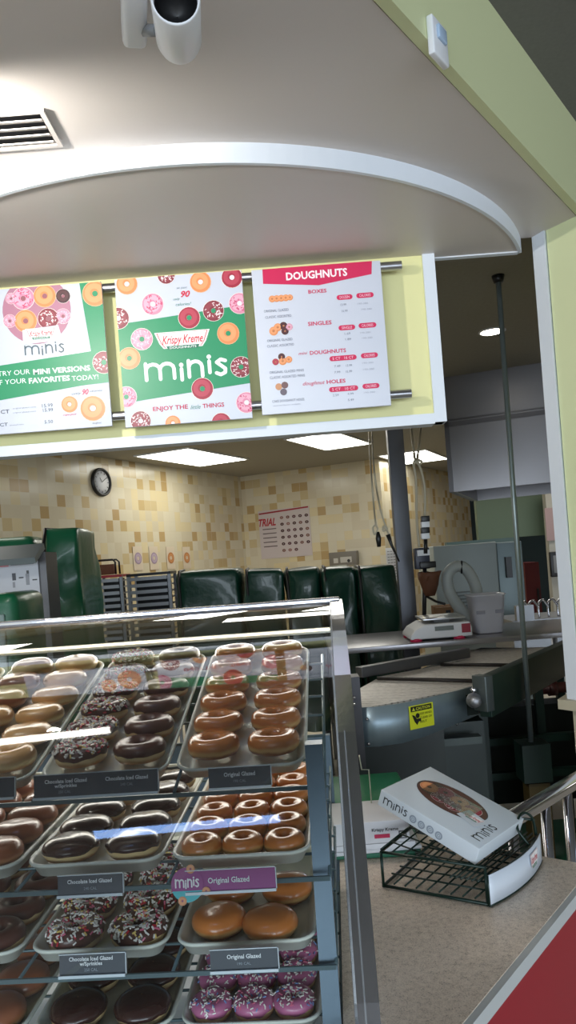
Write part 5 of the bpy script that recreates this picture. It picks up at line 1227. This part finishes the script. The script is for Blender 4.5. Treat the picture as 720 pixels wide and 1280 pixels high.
# ---------------- price tags
def ptag(px0, py0, px1, py1, d, lines, lab, col=card_m, rim=True, minis=False):
    a = PD(px0, py1, d); b = PD(px1, py0, d); cx_ = (a.x+b.x)/2; w_ = (b.x-a.x); cz = (a.z+b.z)/2
    h_ = abs(py1-py0)/F*d
    T = thing('price_tag', lab, 'price tag', (cx_, d, cz), 'price tags on the tray fronts')
    Rv = V((math.cos(YR), math.sin(YR), 0)); tl_ = math.radians(12); Uv = V((0, math.sin(tl_)*1, math.cos(tl_))); nv = Rv.cross(Uv).normalized()
    O = V((cx_, d, cz))
    MB().box(O-nv*.002, (w_, h_, .003), 0, None, X=Rv, Y=Uv, Z=nv).build('card', col, T)
    if rim:
        m = MB(); m.box(O-Uv*(h_/2+.0015)+nv*.001, (w_*1.0, .004, .008), 0, None, X=Rv, Y=Uv, Z=nv); m.box(O+Uv*(h_/2+.0005)+nv*.0, (w_*1.0, .0012, .005), 0, None, X=Rv, Y=Uv, Z=nv)
        m.box(O+Rv*(w_/2+.0008), (.0012, h_, .005), 0, None, X=Rv, Y=Uv, Z=nv); m.build('holder', holder_m, T)
    A = Art(O-Rv*(w_/2)-Uv*(h_/2), Rv, Uv)
    for (t_, fx, fy, fw, fh, bd_, c__) in lines: A.text(t_, w_*fx, h_*fy, w_*fw, h_*fh, c__, bd_, 0, 2)
    if minis:
        rr_ = .0245; A.disc((w_*.02, h_*.5-.004), rr_, (150, 36, 130), 2, n=32)
        n_ = 12; pp_ = [(w_*.02+rr_*math.cos(t), h_*.5-.004+rr_*math.sin(t)) for t in [math.radians(200+140*i/n_) for i in range(n_+1)]]; A.poly(pp_, (60, 190, 200), 3, True)
        A.minis(w_*.02-rr_*.74, h_*.5-.007, rr_*1.45, .013, (245, 240, 246), .17, 4)
        for dx, dy, r_ in ((.006, .02, .0062), (-.008, -.024, .0062), (.028, -.012, .006)): A.dn((w_*.02+dx, h_*.5-.002+dy), r_, 'glaze', (150, 60, 110), 5)
    A.build('print', T); return T
WT = (236, 240, 244); GY = (150, 160, 172)
yt1, yt2 = 1.215, 1.125
OG = [('Original Glazed', .25, .55, .5, .2, .02, WT), ('190 CAL', .4, .24, .2, .13, .0, GY)]
ptag(261, 959, 338, 983, yt1, OG, 'slate tag reading Original Glazed under the glazed rings of the top shelf')
ptag(41, 966, 198, 993, yt1+.015, [('Chocolate Iced Glazed', .09, .62, .34, .17, .02, WT), ('w/Sprinkles', .17, .42, .18, .15, .02, WT), ('250 CAL', .2, .16, .1, .12, 0, GY), ('Chocolate Iced Glazed', .58, .6, .34, .17, .02, WT), ('240 CAL', .7, .34, .1, .12, 0, GY)], 'double-width slate tag for two kinds of chocolate doughnut')
ptag(-60, 974, 19, 998, yt1+.03, [('Glazed Filled', .25, .55, .5, .2, .02, WT)], 'slate tag cut by the frame edge under the pale doughnuts')
ptag(72, 1094, 154, 1117, yt2, [('Chocolate Iced Glazed', .15, .58, .68, .2, .02, WT), ('240 CAL', .4, .24, .2, .14, 0, GY)], 'slate tag under the dark chocolate tray of the second shelf')
ptag(74, 1193, 157, 1217, yt2-.01, [('Chocolate Iced Glazed', .15, .68, .66, .19, .02, WT), ('w/Sprinkles', .31, .45, .34, .18, .02, WT), ('250 CAL', .38, .17, .2, .14, 0, GY)], 'slate tag under the sprinkled tray of the third shelf')
ptag(263, 1187, 347, 1211, yt2-.01, OG, 'slate tag reading Original Glazed on the third shelf')
ptag(232, 1087, 344, 1112, yt2, [('Original Glazed', .25, .38, .46, .26, .02, WT)], 'purple tag with a round minis badge on the second shelf', purple_m, True, True)
# ================================================================ LIGHT
wd = bpy.data.worlds.new('world'); sc.world = wd; wd.use_nodes = True
bg = wd.node_tree.nodes['Background']; bg.inputs[0].default_value = (.62, .78, 1, 1); bg.inputs[1].default_value = 1.2
def area(name, loc, target, sx, sy, power, col=(1, 1, 1), spread=180):
    l = bpy.data.lights.new(name, 'AREA'); l.shape = 'RECTANGLE'; l.size = sx; l.size_y = sy; l.energy = power; l.color = col; l.spread = math.radians(spread)
    o = bpy.data.objects.new(name, l); COL.objects.link(o); o.location = loc
    o.rotation_euler = (V(target)-V(loc)).to_track_quat('-Z', 'Y').to_euler(); return o
area('daylight_window', (-2.4, -5.8, 1.6), (-2.4, 0, 1.55), 4.2, 2.1, 230, (.8, .9, 1))
area('daylight_window', (2.0, -5.8, 1.6), (2.0, 0, 1.55), 3.6, 2.1, 180, (.8, .9, 1))
area('daylight_window', (6.0, -5.8, 1.6), (6, 0, 1.55), 3.6, 2.1, 90, (.8, .9, 1))
def bar(loc, L_, w_, col, e, lab):
    T = thing('added_streak_lamp', lab, 'lamp', loc)
    MB().box(V(loc)+V((0, 0, .03)), (L_+.03, w_+.02, .05), 0, white_m, bevel=.004).build('housing', white_m, T)
    MB().box(V(loc)+V((0, 0, .002)), (L_, w_, .005), 0).build('tube', mat('lit_'+lab.split()[0], col, .5, emit=e), T)
    for x in (-L_*.35, L_*.35): MB().tube([V(loc)+V((x, 0, .05)), V((loc[0]+x, loc[1], ZA if x < 0 or loc[1] > 1 else ZD))], .006, None, 6).build('hanger', white_m, T)
bar((-.49, .715, 2.60), .60, .045, (150, 190, 255), 15, 'cool linear lamp added unseen for the blue streak in the glass')  # unseen lamp added so a blue streak reflects in the front glass
bar((-1.0, 1.20, 2.60), .62, .028, (255, 250, 240), 24, 'warm linear lamp added unseen for the sheen on the glass')  # unseen lamp added to give the front glass its white sheen
# glow strip and lights added under the rear rail to brighten top trays
q0_, q1_ = YAW(XLc+.02, 1.882, 1.422), YAW(-.03, 1.882, 1.422)
MB().box((q0_+q1_)/2, ((q1_-q0_).length, .012, .006), 0, None, X=X_, Y=V((-X_.y, X_.x, 0)), Z=Z3).build('added_glow_strip', mat('lit_case_strip', (255, 240, 214), .5, emit=2.5), case)
for k in range(4):
    a_l = area('case_fill_light', YAW(-.2-.31*k, 1.86, 1.415), YAW(-.2-.31*k, 1.42, 1.30), .3, .10, .9, (1, .94, .86))
# unseen can lights added in the soffit to brighten the top shelf
for x, y in ((-1.22, 1.215), (-.90, 1.215)):
    T = thing('recessed_light', 'added can light brightening the top shelf from above, %s' % ('nearer the menus of the middle' if x > -1 else 'nearer the end wall'), 'downlight', (x, y, ZA))
    MB().lathe([(.05, -.006), (.062, -.004), (.062, 0), (.05, 0)], (x, y, ZA), 24, None, closed=True).build('ring', white_m, T)
    l = bpy.data.lights.new('top_shelf_fill', 'SPOT'); l.energy = 36; l.spot_size = math.radians(86); l.spot_blend = .6; l.shadow_soft_size = .022; l.color = (1, .96, .9)
    o = bpy.data.objects.new('top_shelf_fill', l); COL.objects.link(o); o.location = (x, y, ZA-.03); o.rotation_euler = (V((x*.35, 1.45, 1.3))-V(o.location)).to_track_quat('-Z', 'Y').to_euler()
# kitchen ceiling lights out of view of the camera
for x, y in ((-2.5, 5), (0, 6.5), (2.6, 7), (3.5, 10), (4.2, 4.4)): area('kitchen_ceiling_lamp', (x, y, ZK-.02), (x, y, 0), 1.2, .6, 14, (1, .96, .89))
# key from a wall-washing lamp up on the soffit, beside the vent
l = bpy.data.lights.new('menu_spot', 'SPOT'); l.energy = 40; l.spot_size = math.radians(125); l.spot_blend = .7; l.shadow_soft_size = .025; l.color = (1, .97, .9)
o = bpy.data.objects.new('menu_spot', l); COL.objects.link(o); o.location = (-.80, 1.58, 2.58); o.rotation_euler = (V((-.05, 2.7, 2.25))-V(o.location)).to_track_quat('-Z', 'Y').to_euler()
vs_ = sc.view_settings; vs_.view_transform = 'Standard'; vs_.look = 'None'; vs_.exposure = 0; vs_.gamma = 1; vs_.use_curve_mapping = False
sc.cycles.max_bounces = 10; sc.cycles.transparent_max_bounces = 16; sc.cycles.diffuse_bounces = 4; sc.cycles.glossy_bounces = 4; sc.cycles.caustics_reflective = False; sc.cycles.caustics_refractive = False
sc.cycles.use_denoising = True
for o in bpy.data.objects:
    if '_loc' in o: del o['_loc']
